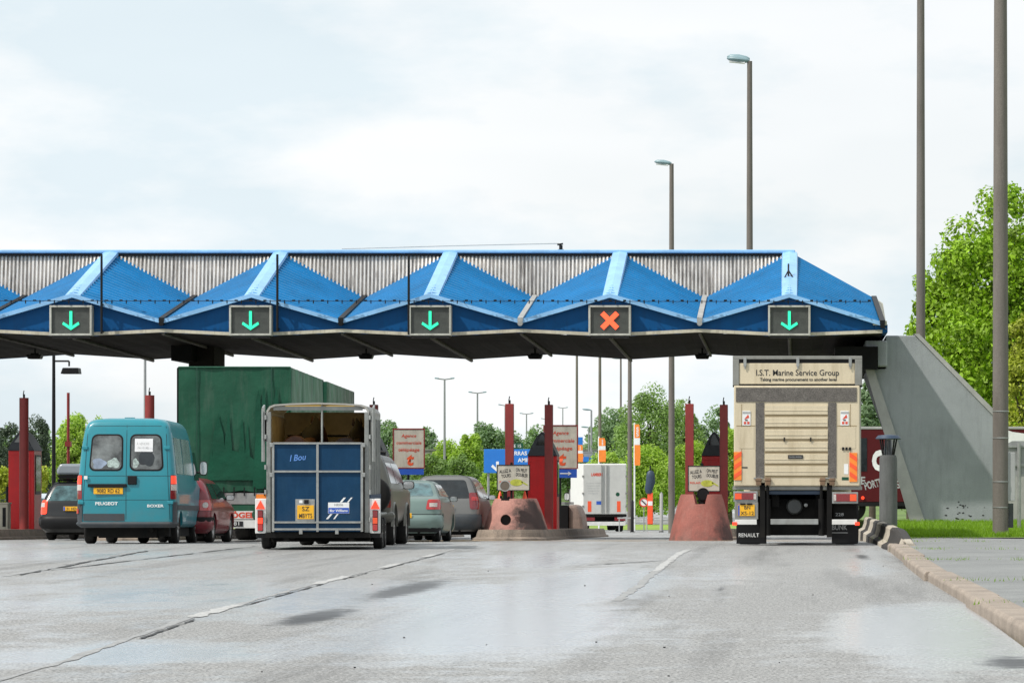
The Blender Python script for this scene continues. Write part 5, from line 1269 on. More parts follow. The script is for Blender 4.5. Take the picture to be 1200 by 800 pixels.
# ---- horse standing inside (rump to the rear, neck raised)
def skin(name, mat, verts, edges, root, parent=None, sub=2, label=None):
    me = bpy.data.meshes.new(name); me.from_pydata([v[:3] for v in verts], edges, []); o = bpy.data.objects.new(name, me); COL.objects.link(o)
    sk = o.modifiers.new('s', 'SKIN'); ss = o.modifiers.new('u', 'SUBSURF'); ss.levels = sub; ss.render_levels = sub
    for i, v in enumerate(verts):
        r = v[3]; me.skin_vertices[0].data[i].radius = (r, r) if not isinstance(r, tuple) else r
    me.skin_vertices[0].data[root].use_root = True
    dg = bpy.context.evaluated_depsgraph_get(); nm = bpy.data.meshes.new_from_object(o.evaluated_get(dg)); nm.name = name; bpy.data.objects.remove(o)
    nm.materials.clear(); nm.materials.append(mt[mat])
    for p_ in nm.polygons: p_.use_smooth = True
    o = link(bpy.data.objects.new(name, nm), parent)
    return o
hv = [(0,.35,1.42,.30),(0,.62,1.40,.31),(0,1.0,1.30,.30),(0,1.35,1.30,.28),(0,1.62,1.38,.26),  # 0 rump .. 4 withers/chest
      (0.02,1.85,1.60,.19),(0.05,2.02,1.88,.145),(0.08,2.14,2.06,.11),(.10,2.26,2.04,.115),(.12,2.40,1.88,.085),(.14,2.50,1.76,.065),  # neck, poll, head, muzzle
      (-.17,.42,1.05,.16),(-.17,.52,.82,.09),(-.17,.34,.56,.055),(-.17,.38,.22,.042),(-.17,.42,.10,.055),   # left hind: stifle forward, hock back
      (.17,.42,1.05,.16),(.17,.55,.82,.09),(.17,.37,.56,.055),(.17,.41,.22,.042),(.17,.45,.10,.055),
      (-.14,1.62,1.0,.10),(-.14,1.62,.66,.055),(-.14,1.62,.28,.04),(-.14,1.66,.10,.052),
      (.14,1.62,1.0,.10),(.14,1.62,.66,.055),(.14,1.62,.28,.04),(.14,1.66,.10,.052)]
he = [(0,1),(1,2),(2,3),(3,4),(4,5),(5,6),(6,7),(7,8),(8,9),(9,10),(1,11),(11,12),(12,13),(13,14),(14,15),(1,16),(16,17),(17,18),(18,19),(19,20),(4,21),(21,22),(22,23),(23,24),(4,25),(25,26),(26,27),(27,28)]
for k, (dx, dz, lb, mat_) in enumerate(((-.44,.02,'chestnut horse with its rump behind the left half of the trailer ramp','horse_rump'),(.47,.0,'dark brown horse in the right half of the trailer','horse'))):
    hr = thing('horse', lb, 'horse', (0,0,0))
    pos = Matrix.Translation(ht.location) @ Matrix.Rotation(R(3.1), 4, 'Z') @ Vector((dx, .15, H0-.045)); hr.location = pos; hr.rotation_euler = (0,0,R(3.1))
    sc = 1.10 if k == 0 else 1.08
    V = [(v[0]+(.28*(v[1]-1.62) if (k == 0 and 5 <= i <= 10) else 0)*1.0, v[1], v[2]*sc+(-.26 if 6 <= i <= 10 else (-.06 if i == 5 else 0)), v[3]*(1.0)) for i, v in enumerate(hv)]
    b = skin('body', mat_, V, he, 1, hr)
    skin('tail', 'mane', [(0,.02,1.50*sc,.05),(0,-.04,1.35*sc,.07),(0,-.03,1.0,.075),(0,.0,.62,.03)], [(0,1),(1,2),(2,3)], 0, hr, 1)
    mb = MB(); P = []
    m0 = [V[i] for i in (4,5,6,7)]
    for v in m0: P.append([(v[0]+.0,v[1]-.10,v[2]+v[3]+.10),(v[0]+.10,v[1]-.12,v[2]+v[3]*.6),(v[0]+.17,v[1]-.1,v[2]-.05)])
    mb.grid(P); o = mb.build('mane', 'mane', hr, smooth=True); sd = o.modifiers.new('s','SOLIDIFY'); sd.thickness = .03
    v = V[7]
    for sg in (-1,1): MB().lathe([(.0,.16),(.025,.08),(.035,.03),(.02,0)], (v[0]+sg*.07,v[1]+.02,v[2]+.05), n=10).build('ear', mat_, hr, smooth=True)
    for lg_i in (15,20,24,28):
        v = V[lg_i]; MB().lathe([(0,.0),(.062,.0),(.05,.08),(0,.09)], (v[0],v[1]+.03,.03), n=14).build('hoof', 'mane', hr, smooth=True)

# ---- green curtain lorry and its trailer
gt = place('green_lorry_trailer', 'tall green tarpaulin lorry trailer with a spire print on its rear', 'lorry trailer', 274.5, 82.7, 1.6); slope_pitch(gt, 83)
W = 1.29; top = 4.02; bot = 1.16
def tarp(L0, L1, root, top=top, rear=True):
    N, K = 26, 22
    P = []
    for k in range(K+1):
        z = bot+(top-bot)*k/K; row = []
        for j in range(N+1):
            x = -W+2*W*j/N; d = .012*math.sin(x*2.3+z*2.9)+.008*math.sin(x*6-z*3+1)+.004*math.sin(z*9+x*13)
            e = min(j, N-j)/N; row.append((x*(1-.004*(k/K)), L0-d*min(1, e*8)*1.0, z+(.02*math.sin(x*9) if k == 0 else 0)))
        P.append(row)
    MB().grid(P).build('rear_tarpaulin', 'green_tarp', root, smooth=True)
    for sg in (-1,1):
        P = []
        for k in range(13):
            z = bot+(top-bot)*k/12
            P.append([(sg*(W+.012*math.sin(y*6+z*3)+(-.03 if abs((y-L0)%2.4-.1) < .12 else 0)), y, z) for y in np.linspace(L0, L1, 48)])
        if sg < 0: P = [r[::-1] for r in P]
        MB().grid(P).build('side_tarpaulin', 'green_tarp_side', root, smooth=True)
    MB().add([(-W,L0,top),(W,L0,top),(W,L1,top),(-W,L1,top)], [(0,1,2,3)]).build('roof_tarpaulin', 'green_tarp', root)
    MB().add([(-W,L1,bot),(W,L1,bot),(W,L1,top),(-W,L1,top)], [(3,2,1,0)]).build('front_tarpaulin', 'green_tarp', root)
    box(-W,W,L0+.03,L1-.03,bot-.12,bot-.005).build('load_bed', 'black_matt', root)
tarp(0, 7.3, gt)
for k in range(11): MB().box(-W+.12+k*.234-.012,-W+.12+k*.234+.012,-.06,-.035,bot-.10,bot+.10).build('strap', 'black', gt)
for x in (-.86,.86): box(x-.012,x+.012,-.042,-.030,bot,top).build('tarpaulin_seam', 'green_dark', gt)
MB().tube((-W,-.01,top),(W,-.01,top),.022,n=8).tube((W,-.01,bot),(W,-.01,top),.02,n=8).build('tarpaulin_hem', 'green_tarp', gt)
# printed generic spires (dark silhouettes)
px0 = lambda p: (p-274.5)/50.8
pz0 = lambda q: (634-q)/50.8
def spire(a, b, q0, q1, tip): return [(px0(a-1),pz0(q0)),(px0(b+1),pz0(q0)),(px0(b+1),pz0(q1+12)),(px0(b),pz0(q1)),(px0((a+b)/2+1.2),pz0(tip+7)),(px0((a+b)/2+.3),pz0(tip)),(px0((a+b)/2-1),pz0(tip+6)),(px0(a),pz0(q1)),(px0(a-1),pz0(q1+12))]
sil = []
mb = MB()
for a, b_, q1, tip in ((250,262,508,483),(264,271,512,484),(246,250,535,520),(281,286,515,489),(288,292,520,496),(300,305,470,455),(306,312,480,452),(320,327,478,452)):
    pts = spire(a, b_, 560 if a < 300 else 572, q1, tip); mb.prism([(x,-.040,z) for x, z in pts], (0,.002,0))
mb.prism([(px0(244),-.043,pz0(562)),(px0(300),-.043,pz0(562)),(px0(300),-.043,pz0(540)),(px0(292),-.043,pz0(533)),(px0(276),-.043,pz0(528)),(px0(262),-.043,pz0(524)),(px0(250),-.043,pz0(532)),(px0(244),-.043,pz0(548))], (0,.002,0))
mb.prism([(px0(296),-.046,pz0(572)),(px0(338),-.046,pz0(572)),(px0(338),-.046,pz0(470)),(px0(322),-.046,pz0(474)),(px0(312),-.046,pz0(484)),(px0(300),-.046,pz0(500))], (0,.002,0))
mt['spire_print'] = M('darker green spire print', (.004,.062,.033), .5, spec=.25, var=.35, scale=1.2, bump=.4, bscale=1.6, bdist=.10)
mb.build('spire_print', 'spire_print', gt)
g = box(px0(262),px0(345),-.03,.02,pz0(590),pz0(577)).build('tail_board', 'steel', gt)
box(px0(300),px0(316),-.04,-.031,pz0(589.5),pz0(578.5)).build('orange_marker', 'orange', g)
box(-W,W,-.02,.05,pz0(598),pz0(591)).build('rear_beam', 'green_tarp', gt)
nb = box(px0(211),px0(338),-.05,-.021,pz0(607.5),pz0(598)).build('name_board', 'white', gt)
text('KÖGEL', .125, (px0(281),-.053,pz0(606)), 'ink_red', nb, width=.68, bold=.06)
MB().tube((px0(302),-.06,pz0(602.5)),(px0(302),-.052,pz0(602.5)),.13,n=24).build('round_badge', 'green_tarp', nb); text('S', .12, (px0(302),-.062,pz0(605.5)), 'ink_white', nb, bold=.03)
lb_ = box(-W+.02,W-.02,-.05,.05,pz0(618),pz0(608.5)).build('light_bar', 'white', gt)
pp = plate(lb_, px0(276), pz0(613), .36, .12, -.05, ['1181 92'], mat='ink', eu=False); 
text('1181', .08, (px0(274),-.070,pz0(614.7)), 'ink_white', pp, width=.26)
for sg in (-1,1):
    l = box(min(sg*.65,sg*1.2),max(sg*.65,sg*1.2),-.065,-.051,pz0(617),pz0(610)).build('rear_light', 'dark_red_light', lb_)
    for y in (1.2,2.5,5.6):
        if y < 5: wheel(gt, sg*.98, y, .48, .38, sg, .5)
MB().box(-.5,-.4,0,7,.8,1.05).box(.4,.5,0,7,.8,1.05).box(-1.1,1.1,.06,.12,.42,.52).box(-1.1,-.7,.3,.34,.2,.8).box(.7,1.1,.3,.34,.2,.8).build('chassis', 'black_matt', gt)
a_ = Vector((0,8.15,0)); a_.rotate(gt.rotation_euler.to_matrix()); 
gl = thing('green_lorry', 'green tarpaulin lorry in front of its matching trailer, at the toll lane', 'lorry', gt.location+a_, R(1.6)); gl.rotation_euler = gt.rotation_euler
tarp(0, 7.2, gl)
for sg in (-1,1):
    for y in (1.4,2.7,7.6): wheel(gl, sg*.98, y, .48, .36, sg, .5)
MB().box(-.5,-.4,0,8,.7,1.0).box(.4,.5,0,8,.7,1.0).build('chassis', 'black_matt', gl)
cb = Body([(.45,7.5,9.4,1.2,.15),(1.0,7.4,9.5,1.24,.15),(1.8,7.4,9.45,1.24,.15),(2.6,7.4,9.25,1.2,.15),(2.95,7.45,9.0,1.12,.2),(3.05,7.7,8.7,.9,.2)])
cb.build('white', gl, name='cab')
for sg in (-1,1): cb.side('side_window', 'glass_dark', gl, sg, (8.2,9.1), (8.2,9.0), 1.8, 2.5); mirror(gl, sg, 1.2, 9.1, 2.1, w=.2, h=.4)

# ---- cream box truck
ct = place('cream_box_truck', 'cream box truck with a raised tail lift and company lettering across its top', 'truck', 934.5, 70, 0)
zc = lambda p: (639.5-p)/60.0
xc = lambda p: (p-934.5)/60.0
W = 1.265
mt['truck_side'] = M('grey box side', (.40,.38,.33), .5, var=.1, dirt=.2)
bx_ = box(-W+.02,W-.02,.22,7.2,zc(572),zc(420)).build('box_body', 'truck_side', ct, bevel=.03)
mt['frame_grey'] = M('grey rear frame', (.25,.25,.23), .5, metal=.3, var=.2, stain=.3)
fm = MB(); fm.box(-W,W,.05,.22,zc(421.5),zc(417.5)).box(-W,xc(866),.05,.22,zc(452),zc(421.5)).box(xc(1002),W,.05,.22,zc(452),zc(421.5)); fm.build('rear_frame', 'frame_grey', ct, bevel=.008)
box(xc(866),xc(1002),.09,.2,zc(426),zc(421.6)).build('top_slot', 'black', ct)
hd = box(xc(866.2),xc(1001.8),.07,.19,zc(450.5),zc(426)).build('header_panel', 'cream', ct, bevel=.006)
text('I.S.T. Marine Service Group', .115, (xc(934.5),.066,zc(440.5)), 'ink', hd, width=1.62, bold=.015)
text('Taking marine procurement to another level', .06, (xc(935.5),.066,zc(446.8)), 'ink', hd, width=1.50, bold=.035)
for px in (873,935,996.5): MB().box(xc(px)-.03,xc(px)+.03,.03,.06,zc(430),zc(419.5)).box(xc(px)-.015,xc(px)+.015,.035,.05,zc(433),zc(430)).build('top_hinge', 'steel', ct, bevel=.006)
box(-W,W,.06,.2,zc(454),zc(450.8)).build('header_gap', 'black', ct)
# tail lift platform: frame, ribs, grip strips
tl_ = box(xc(860),xc(1007.5),.0,.12,zc(570),zc(452.5)).build('tail_lift', 'cream', ct, bevel=.02)
box(xc(862.5),xc(1004),-.012,-.001,zc(471.5),zc(454.8)).build('grip_strip', 'tread', tl_)
for a, b_ in ((885.5,895.5),(970.5,980)): box(xc(a),xc(b_),-.013,-.002,zc(560),zc(472.2)).build('grip_strip', 'tread', tl_)
mb = MB(); mg = MB()
for k in range(6):
    a, b_ = 474.5+k*14.3, 474.5+(k+1)*14.3
    mb.box(xc(896.2),xc(970),-.022,-.001,zc(b_-2.6),zc(a+1.2)); mg.box(xc(896.2),xc(970),-.006,-.002,zc(b_-.3),zc(b_-2.5)); mb.box(xc(896.2),xc(970),-.030,-.0225,zc(a+7.6),zc(a+6.2))
mb.build('ramp_rib', 'cream', tl_, bevel=.006); mg.build('ramp_groove', 'cream_groove', tl_)
for a, b_ in ((863,884.8),(981,1004)):
    box(xc(a)+.05,xc(b_)-.02,-.006,-.001,zc(526),zc(501)).build('side_panel', 'cream', tl_, bevel=.004)
    box(xc(a),xc(b_),-.004,-.001,zc(500),zc(499)).build('panel_seam', 'cream_groove', tl_)
for px in (869,996.5): box(xc(px)-.006,xc(px)+.006,-.004,-.001,zc(566),zc(474)).build('panel_seam', 'cream_groove', tl_)
for px in (875,990):
    s = box(xc(px)-.085,xc(px)+.075,-.012,-.001,zc(499),zc(482)).build('sticker', 'ink_white', tl_)
    d = 1 if px < 900 else -1
    MB().prism([(xc(px)-.05,-.016,zc(492)),(xc(px)+.05*1,-.016,zc(490)),(xc(px)+.03,-.016,zc(486))], (0,.003,0)).box(xc(px)-.055,xc(px)-.01,-.016,-.0125,zc(497.5),zc(494.5)).box(xc(px)+.01,xc(px)+.055,-.016,-.0125,zc(497.5),zc(494.5)).build('sticker_print', 'ink_red', s)
    box(xc(px)-.08,xc(px)+.07,-.017,-.0125,zc(485),zc(483)).build('sticker_text', 'ink_grey', s); box(xc(px)-.03,xc(px)+.02,-.017,-.0125,zc(493.5),zc(492.2)).build('sticker_text', 'ink', s)
for px, a, b_ in ((864.5,530,563),(1000,531,565)):
    s = box(xc(px)-.075,xc(px)+.075,-.014,-.001,zc(b_),zc(a)).build('hazard_board', 'orange', tl_)
    mb = MB(); dd = 1 if px < 900 else -1
    H = zc(a)-zc(b_)
    for k in range(3):
        z0 = zc(b_)+.02+k*H/3.05; dz = .10*dd
        za, zb2 = (z0, z0+.10) if dd > 0 else (z0+.10, z0)
        mb.prism([(xc(px)-.075,-.018,za),(xc(px)+.075,-.018,zb2),(xc(px)+.075,-.018,zb2+.085),(xc(px)-.075,-.018,za+.085)], (0,.003,0))
    mb.build('hazard_stripe', 'orange_red', s)
b_ = box(xc(923.5),xc(941),-.04,-.031,zc(538),zc(533.5)).build('maker_plate', 'ink', tl_); text('DHOLLANDIA', .03, (xc(932.2),-.042,zc(536.7)), 'ink_grey', b_, width=.24)
for px in (919,950): MB().box(xc(px)-.012,xc(px)+.012,-.045,-.02,zc(518),zc(513)).build('grab_hook', 'black', tl_)
for px in (988,992,996): MB().box(xc(px)-.02,xc(px)+.02,-.02,-.001,zc(528),zc(524.5)).build('catch', 'black', tl_)
box(xc(989),xc(994),-.005,-.001,zc(556),zc(544)).build('small_notice', 'ink_white', tl_); box(xc(986.5),xc(994.5),-.005,-.001,zc(563),zc(559.5)).build('green_notice', 'green_tarp', tl_)
box(xc(868),xc(876),-.005,-.001,zc(549),zc(547.5)).build('small_label', 'ink', tl_)
box(-W-.0,W+.0,.05,.25,zc(574.5),zc(570.3)).build('sill', 'frame_grey', ct, bevel=.006)
mt['rust'] = M('rusty hinge', (.16,.10,.06), .8, var=.3)
for px in (889,900,964,975): MB().box(xc(px)-.05,xc(px)+.05,-.05,.05,zc(569),zc(560.5)).tube((xc(px)-.06,-.03,zc(563)),(xc(px)+.06,-.03,zc(563)),.03,n=10).build('lift_hinge', 'rust', ct, bevel=.008)
for px in (891,975): MB().prism([(xc(px)-.13,-.04,zc(560)),(xc(px)+.05,-.04,zc(560)),(xc(px)+.05,-.04,zc(561.2)),(xc(px)-.13,-.04,zc(561.2))], (0,.05,0)).build('hinge_plate', 'steel', ct)
box(xc(899),xc(963),.1,.3,zc(580),zc(574.8)).build('cross_beam', 'navy', ct, bevel=.02)
mb = MB()
for px in (893.5,972): box(xc(px)-.05,xc(px)+.05,.0,.2,zc(630),zc(566)).build('lift_arm', 'black_matt', ct)
for px in (899.5,962.5): MB().tube((xc(px),.08,zc(628)),(xc(px),.08,zc(585)),.06,n=12).tube((xc(px),.06,zc(588)),(xc(px),.02,zc(566)),.03,n=10).build('lift_ram', 'black_matt', ct)
mb = MB(); mb.box(xc(906),xc(960),.6,.75,zc(606),zc(586)).box(-.5,-.36,.3,7,.75,1.0).box(.36,.5,.3,7,.75,1.0).box(-.68,.68,.55,1.9,.19,.90).box(-.7,.7,1.9,6.5,.42,1.05); mb.build('chassis', 'black_matt', ct)  # broad middle boxes added to block light under the truck
mt['tankm'] = M('dark tank', (.06,.065,.065), .5, var=.3)
MB().lathe([(0,-.05),(.13,-.05),(.16,0),(.16,.3),(0,.3)], (xc(931),.45,zc(594)), 'y', n=24).build('air_tank', 'tankm', ct, smooth=True); MB().lathe([(0,-.03),(.035,-.02),(.03,.1)], (xc(944.5),.42,zc(592.5)), 'y', n=12).build('coupling_cap', 'steel', ct)
box(xc(903),xc(959),-.02,.06,zc(615),zc(608.5)).build('underrun_bar', 'steel', ct, bevel=.01)
for sg, a, b_, py in ((-1,859.5,888,0),(1,975,1005.5,1)):
    h = box(xc(a),xc(b_),.0,.1,zc(588.5+py*2),zc(576+py)).build('light_housing', 'steel', ct, bevel=.008)
    c0, c1 = xc(a)+.03, xc(b_)-.03; zz0, zz1 = zc(586+py*2), zc(578+py)
    l = box(c0,c1,-.03,-.001,zz0,zz1).build('rear_light', 'dark_red_light', h, bevel=.008)
    o0, o1 = (c0,c0+.13) if sg < 0 else (c1-.13,c1); box(o0,o1,-.035,-.0305,zz0+.01,zz1-.01).build('indicator_lens', 'orange_red', l)
    w0, w1 = (c1-.05,c1) if sg < 0 else (c0,c0+.05); box(w0,w1,-.035,-.0305,zz0+.01,zz1-.01).build('reverse_lens', 'clear_light', l)
    box(xc(a)+.03*(sg < 0),xc(b_)-.02,-.02,.06,zc(615),zc(609)).build('bumper_bar', 'white', ct, bevel=.006)
    e = xc(a)+.02 if sg < 0 else xc(b_)-.02; box(e-.04,e+.05,-.04,-.021,zc(616),zc(612)).build('marker_light', 'lit_red', ct, bevel=.01)
    f = box(xc(862.5 if sg < 0 else 975),xc(898 if sg < 0 else 1006),.5,.53,zc(638),zc(611)).build('mud_flap', 'black', ct)
    f2 = box(xc(862.5 if sg < 0 else 975)+.02,xc(898 if sg < 0 else 1006)-.02,.49,.4995,zc(637),zc(624)).build('flap_rib', 'black', f)
    if sg < 0: text('RENAULT', .075, (xc(877),.485,zc(630)), 'ink_white', f, width=.40, bold=.01)
    else: text('BUNK', .10, (xc(984),.48,zc(621.5)), 'ink_grey', f, width=.30, bold=.03); box(xc(975),xc(994),.484,.488,zc(625.5),zc(624.5)).build('flap_line', 'ink_grey', f)
    for y in (1.35,5.6): wheel(ct, sg*(.95 if y < 3 else 1.05), y, .48, .52 if y < 3 else .28, sg, .5)
ph = box(xc(861),xc(888.5),-.01,.05,zc(609),zc(588.6)).build('plate_holder', 'frame_grey', ct, bevel=.01)
plate(ph, xc(874.5), zc(598.3), .33, .22, -.012, ['BN','XS-12'])
for px in (870.5,878.5): box(xc(px)-.05,xc(px)+.05,-.04,-.011,zc(592),zc(590)).build('plate_lamp', 'black', ph)
MB().box(xc(977),xc(1004),.2,.4,zc(608),zc(591)).build('side_locker', 'black_matt', ct); text('228', .06, (xc(984),.195,zc(605)), 'ink_grey', ct, width=.16)
cb = Body([(.45,7.3,9.2,1.1,.15),(1.0,7.3,9.3,1.16,.15),(1.8,7.3,9.25,1.16,.15),(2.5,7.35,9.05,1.12,.15),(2.75,7.5,8.8,1.0,.2),(2.8,7.7,8.6,.8,.2)])
cb.build('cream', ct, name='cab')
for sg in (-1,1): cb.side('side_window', 'glass_dark', ct, sg, (8.0,8.9), (8.0,8.8), 1.7, 2.4); mirror(ct, sg, 1.1, 8.9, 2.0, w=.16, h=.4)
# person at the left flank of the truck (pinkish sleeve seen): omitted body, see the toll worker below

# ---- distant white box truck
wt = place('white_box_truck', 'small white box truck driving away beyond the booths', 'truck', 708.5, 198, 9); s = F/198
W = 1.22; zt = (560-543)/s+ZC-gz(198)
zw = lambda p: (620-p)/s; xw = lambda p: (p-708)/s
mt['truck_white'] = M('greyish white box', (.52,.52,.50), .5, var=.08, stain=.2, scol=(.3,.3,.28))
box(-W,W,0,7,zw(600),zt).build('box_body', 'cream_side' if 'cream_side' in mt else 'white', wt, bevel=.04)
for sg in (-1,1):
    d = box(min(sg*.02,sg*(W-.05)),max(sg*.02,sg*(W-.05)),-.05,-.001,zw(599),zt-.06).build('rear_door', 'truck_white', wt, bevel=.01)
    for dx in (.10,.18): MB().tube((sg*dx,-.08,zw(598)),(sg*dx,-.08,zt-.08),.018,n=6).build('lock_rod', 'steel', d)
    for z in (zw(590),zw(575),zw(555)): box(sg*(W-.02)-.05,sg*(W-.02)+.05,-.07,-.01,z-.05,z+.05).build('hinge', 'frame_grey', d)
    box(sg*.72-.10+(-.12 if sg < 0 else .06),sg*.72+.10+(-.12 if sg < 0 else .06),-.058,-.0505,zw(596.5),zw(584)).build('orange_marker', 'orange_red', d)
    box(min(sg*.55,sg*1.15),max(sg*.55,sg*1.15),-.05,.05,zw(607),zw(603)).build('rear_light', 'dark_red_light', wt)
    for y in (1.4,5.6): wheel(wt, sg*.95, y, .45, .4, sg, .5)
text('LAMBERT', .16, (xw(698)+.05,-.056,zw(554.5)), 'ink_red', wt, width=.65, bold=.06)
for k in range(5): text('transports routiers'[:19-k*2], .07, (-.62,-.056,zw(563.5+k*3)), 'ink_grey', wt, width=.8-.06*k)
box(-.16,-.16-.30,-.056,-.0505,zw(588),zw(584)).build('blue_notice', 'blue_eu', wt); MB().tube((.72,-.056,zw(576)),(.72,-.0505,zw(576)),.11,n=18).build('green_disc', 'green_tarp', wt)
MB().box(-W,W,-.05,.1,zw(602.5),zw(599.5)).box(-1.1,1.1,.3,6.5,zw(612),zw(603)).build('chassis', 'black_matt', wt); box(-1.15,1.15,-.08,0,zw(612.5),zw(608)).build('underrun_bar', 'white', wt)
cb = Body([(.45,7.1,9.0,1.05,.15),(1.0,7.1,9.1,1.12,.15),(1.8,7.1,9.0,1.12,.15),(2.5,7.15,8.8,1.05,.15),(2.7,7.5,8.5,.8,.2)])
cb.build('white', wt, name='cab')
for sg in (-1,1): mirror(wt, sg, 1.1, 8.7, 1.9, w=.3, h=.45)

# ---- red curtain trailer standing crosswise behind the buttress
Y = 126; s = F/Y
rt = thing('red_lorry_trailer', 'dark red lorry trailer with white letters standing crosswise behind the buttress', 'lorry trailer', (X_(1085,Y),Y,vz(Y)))
mt['red_tarp'] = M('dark red tarpaulin', (.075,.007,.009), .55, spec=.2, var=.12, scale=1, stain=.3, scol=(.10,.01,.012), bump=.25, bscale=2, bdist=.06)
zt = Z_(503,Y)-vz(Y); zb = Z_(588,Y)-vz(Y); x0, x1 = -5.2, 4.2
box(x0,x1,0,2.5,zb,zt).build('curtain', 'red_tarp', rt, bevel=.02); box(x0,x1,-.02,2.52,zt+.003,zt+.10).build('roof_edge', 'conc_light', rt, bevel=.02); box(x0,x1,-.015,2.5,zb-.14,zb-.003).build('side_rail', 'black', rt)
xl = lambda p: X_(p,Y)-X_(1085,Y); zl = lambda p: Z_(p,Y)-vz(Y)
text('C', .62, (xl(1029.5),-.006,zl(549.5)), 'ink_white', rt, width=.46, bold=.10); text('TRANSPORT SERVI', .62, (xl(1040),-.006,zl(549.5)), 'ink_white', rt, align='LEFT', bold=.06)
text('PORTE', .26, (xl(1024),-.006,zl(571)), 'ink_grey', rt, width=.62, rot=.25, bold=.04); text('SPE', .26, (xl(1058),-.006,zl(570)), 'ink_grey', rt, width=.42, rot=.3, bold=.04); text('E', .26, (xl(1011),-.006,zl(567)), 'ink_grey', rt, width=.16, bold=.04)
box(xl(1005),xl(1016),-.012,-.001,zl(552),zl(513)).build('dark_panel', 'glass_dark', rt)
for x in (-3.9,-2.6,2.4,3.5):
    w_ = link(bpy.data.objects.new('wheel', MB().lathe([(.0,-.16),(.3,-.16),(.48,-.12),(.5,.12),(.3,.16),(0,.16)], (x,.35,.5), 'y', n=28).mesh('wheel')), rt); w_.data.materials.append(mt['rubber'])
    MB().lathe([(0,-.19),(.12,-.19),(.26,-.165),(.0,-.164)], (x,.35,.5), 'y', n=24).build('rim', 'rim', w_)
MB().box(x0+.3,x1-.3,.6,1.9,.55,zb-.15).box(-1.5,1.2,.05,.12,.45,.75).build('chassis', 'black_matt', rt); MB().lathe([(0,0),(.06,0),(.06,.03),(0,.03)], (xl(1011),-.06,zl(583)), 'y', n=12).build('side_lamp', 'lit_red', rt)
# ================================================================== TREES
def tree(x, y, z0, H, Rx, label, mat='leaf_mid', n=9000, ls=.16, nb=40, base=.18, kind='tree', group=None, name='tree', flat=1.0, seed=None, cs=1.0):
    g = np.random.default_rng(seed if seed is not None else int(abs(x)*13+y))
    t = thing(name, label, 'tree', (x, y, z0), 0, group)
    cz0 = H*base; ch = H-cz0
    C = []
    while len(C) < nb:                            # clump centres through the crown, denser near its surface
        p = g.uniform(-1, 1, 3)
        r = np.linalg.norm(p)
        if r > 1 or r < .25: continue
        if g.random() > .25+.75*r: continue
        C.append(p)
    C = np.array(C); C[:,2] = C[:,2]
    rr = g.uniform(.13, .30, nb)*cs
    cen = np.stack([C[:,0]*Rx*.86*(1-.25*C[:,2]), C[:,1]*Rx*.86*flat*(1-.25*C[:,2]), cz0+ch*(.5+.46*C[:,2])], 1)
    k = g.integers(0, nb, n)
    d = g.normal(0, 1, (n, 3)); d /= np.linalg.norm(d, axis=1)[:,None]
    rad = rr[k]*(.55+.55*g.random(n)**.5)
    P = cen[k]+d*rad[:,None]*np.array([Rx, Rx*max(flat,.6), min(Rx, ch*.5)])
    q = g.random(n) < .22; w_ = g.normal(0, 1, (n, 3)); w_ /= np.linalg.norm(w_, axis=1)[:,None]; w_ *= (g.random(n)**.45)[:,None]
    Q = np.stack([w_[:,0]*Rx*.92*(1-.2*w_[:,2]), w_[:,1]*Rx*.92*flat, cz0+ch*(.5+.46*w_[:,2])], 1); P = np.where(q[:,None], Q, P)
    P[:,2] = np.maximum(P[:,2], cz0*.7)
    nrm = d+g.normal(0, .45, (n, 3)); nrm[:,2] += .35; nrm /= np.linalg.norm(nrm, axis=1)[:,None]
    a = np.cross(nrm, g.normal(0, 1, (n, 3))); a /= np.linalg.norm(a, axis=1)[:,None]; b = np.cross(nrm, a)
    s = ls*g.uniform(.55, 1.25, n)[:,None]
    V = np.empty((n, 4, 3)); V[:,0] = P-a*s; V[:,1] = P-b*s*.55+nrm*s*.12; V[:,2] = P+a*s; V[:,3] = P+b*s*.55+nrm*s*.12
    me = bpy.data.meshes.new('crown'); me.vertices.add(n*4); me.vertices.foreach_set('co', V.ravel()); me.loops.add(n*4); me.loops.foreach_set('vertex_index', np.arange(n*4))
    me.polygons.add(n); me.polygons.foreach_set('loop_start', np.arange(n)*4); me.update(calc_edges=True); me.materials.append(mt[mat])
    link(bpy.data.objects.new('crown', me), t)
    mb = MB(); r0 = H*.022+.03; th = H*.72
    mb.tube((0,0,-.2),(g.normal(0,.1),0,th*.5),r0,r0*.7,n=10); mb.tube((0,0,th*.5),(0,0,th),r0*.7,r0*.25,n=8)
    for i in range(min(14, nb)):
        q = cen[g.integers(0, nb)]; zz = max(cz0*.8, min(th, q[2]*.6)); mb.tube((0,0,zz),tuple(q*np.array([.9,.9,1])),r0*.35,r0*.08,n=6)
    mb.build('trunk', 'bark', t, smooth=True)
    return t
def TP(px, Y): return X_(px, Y)
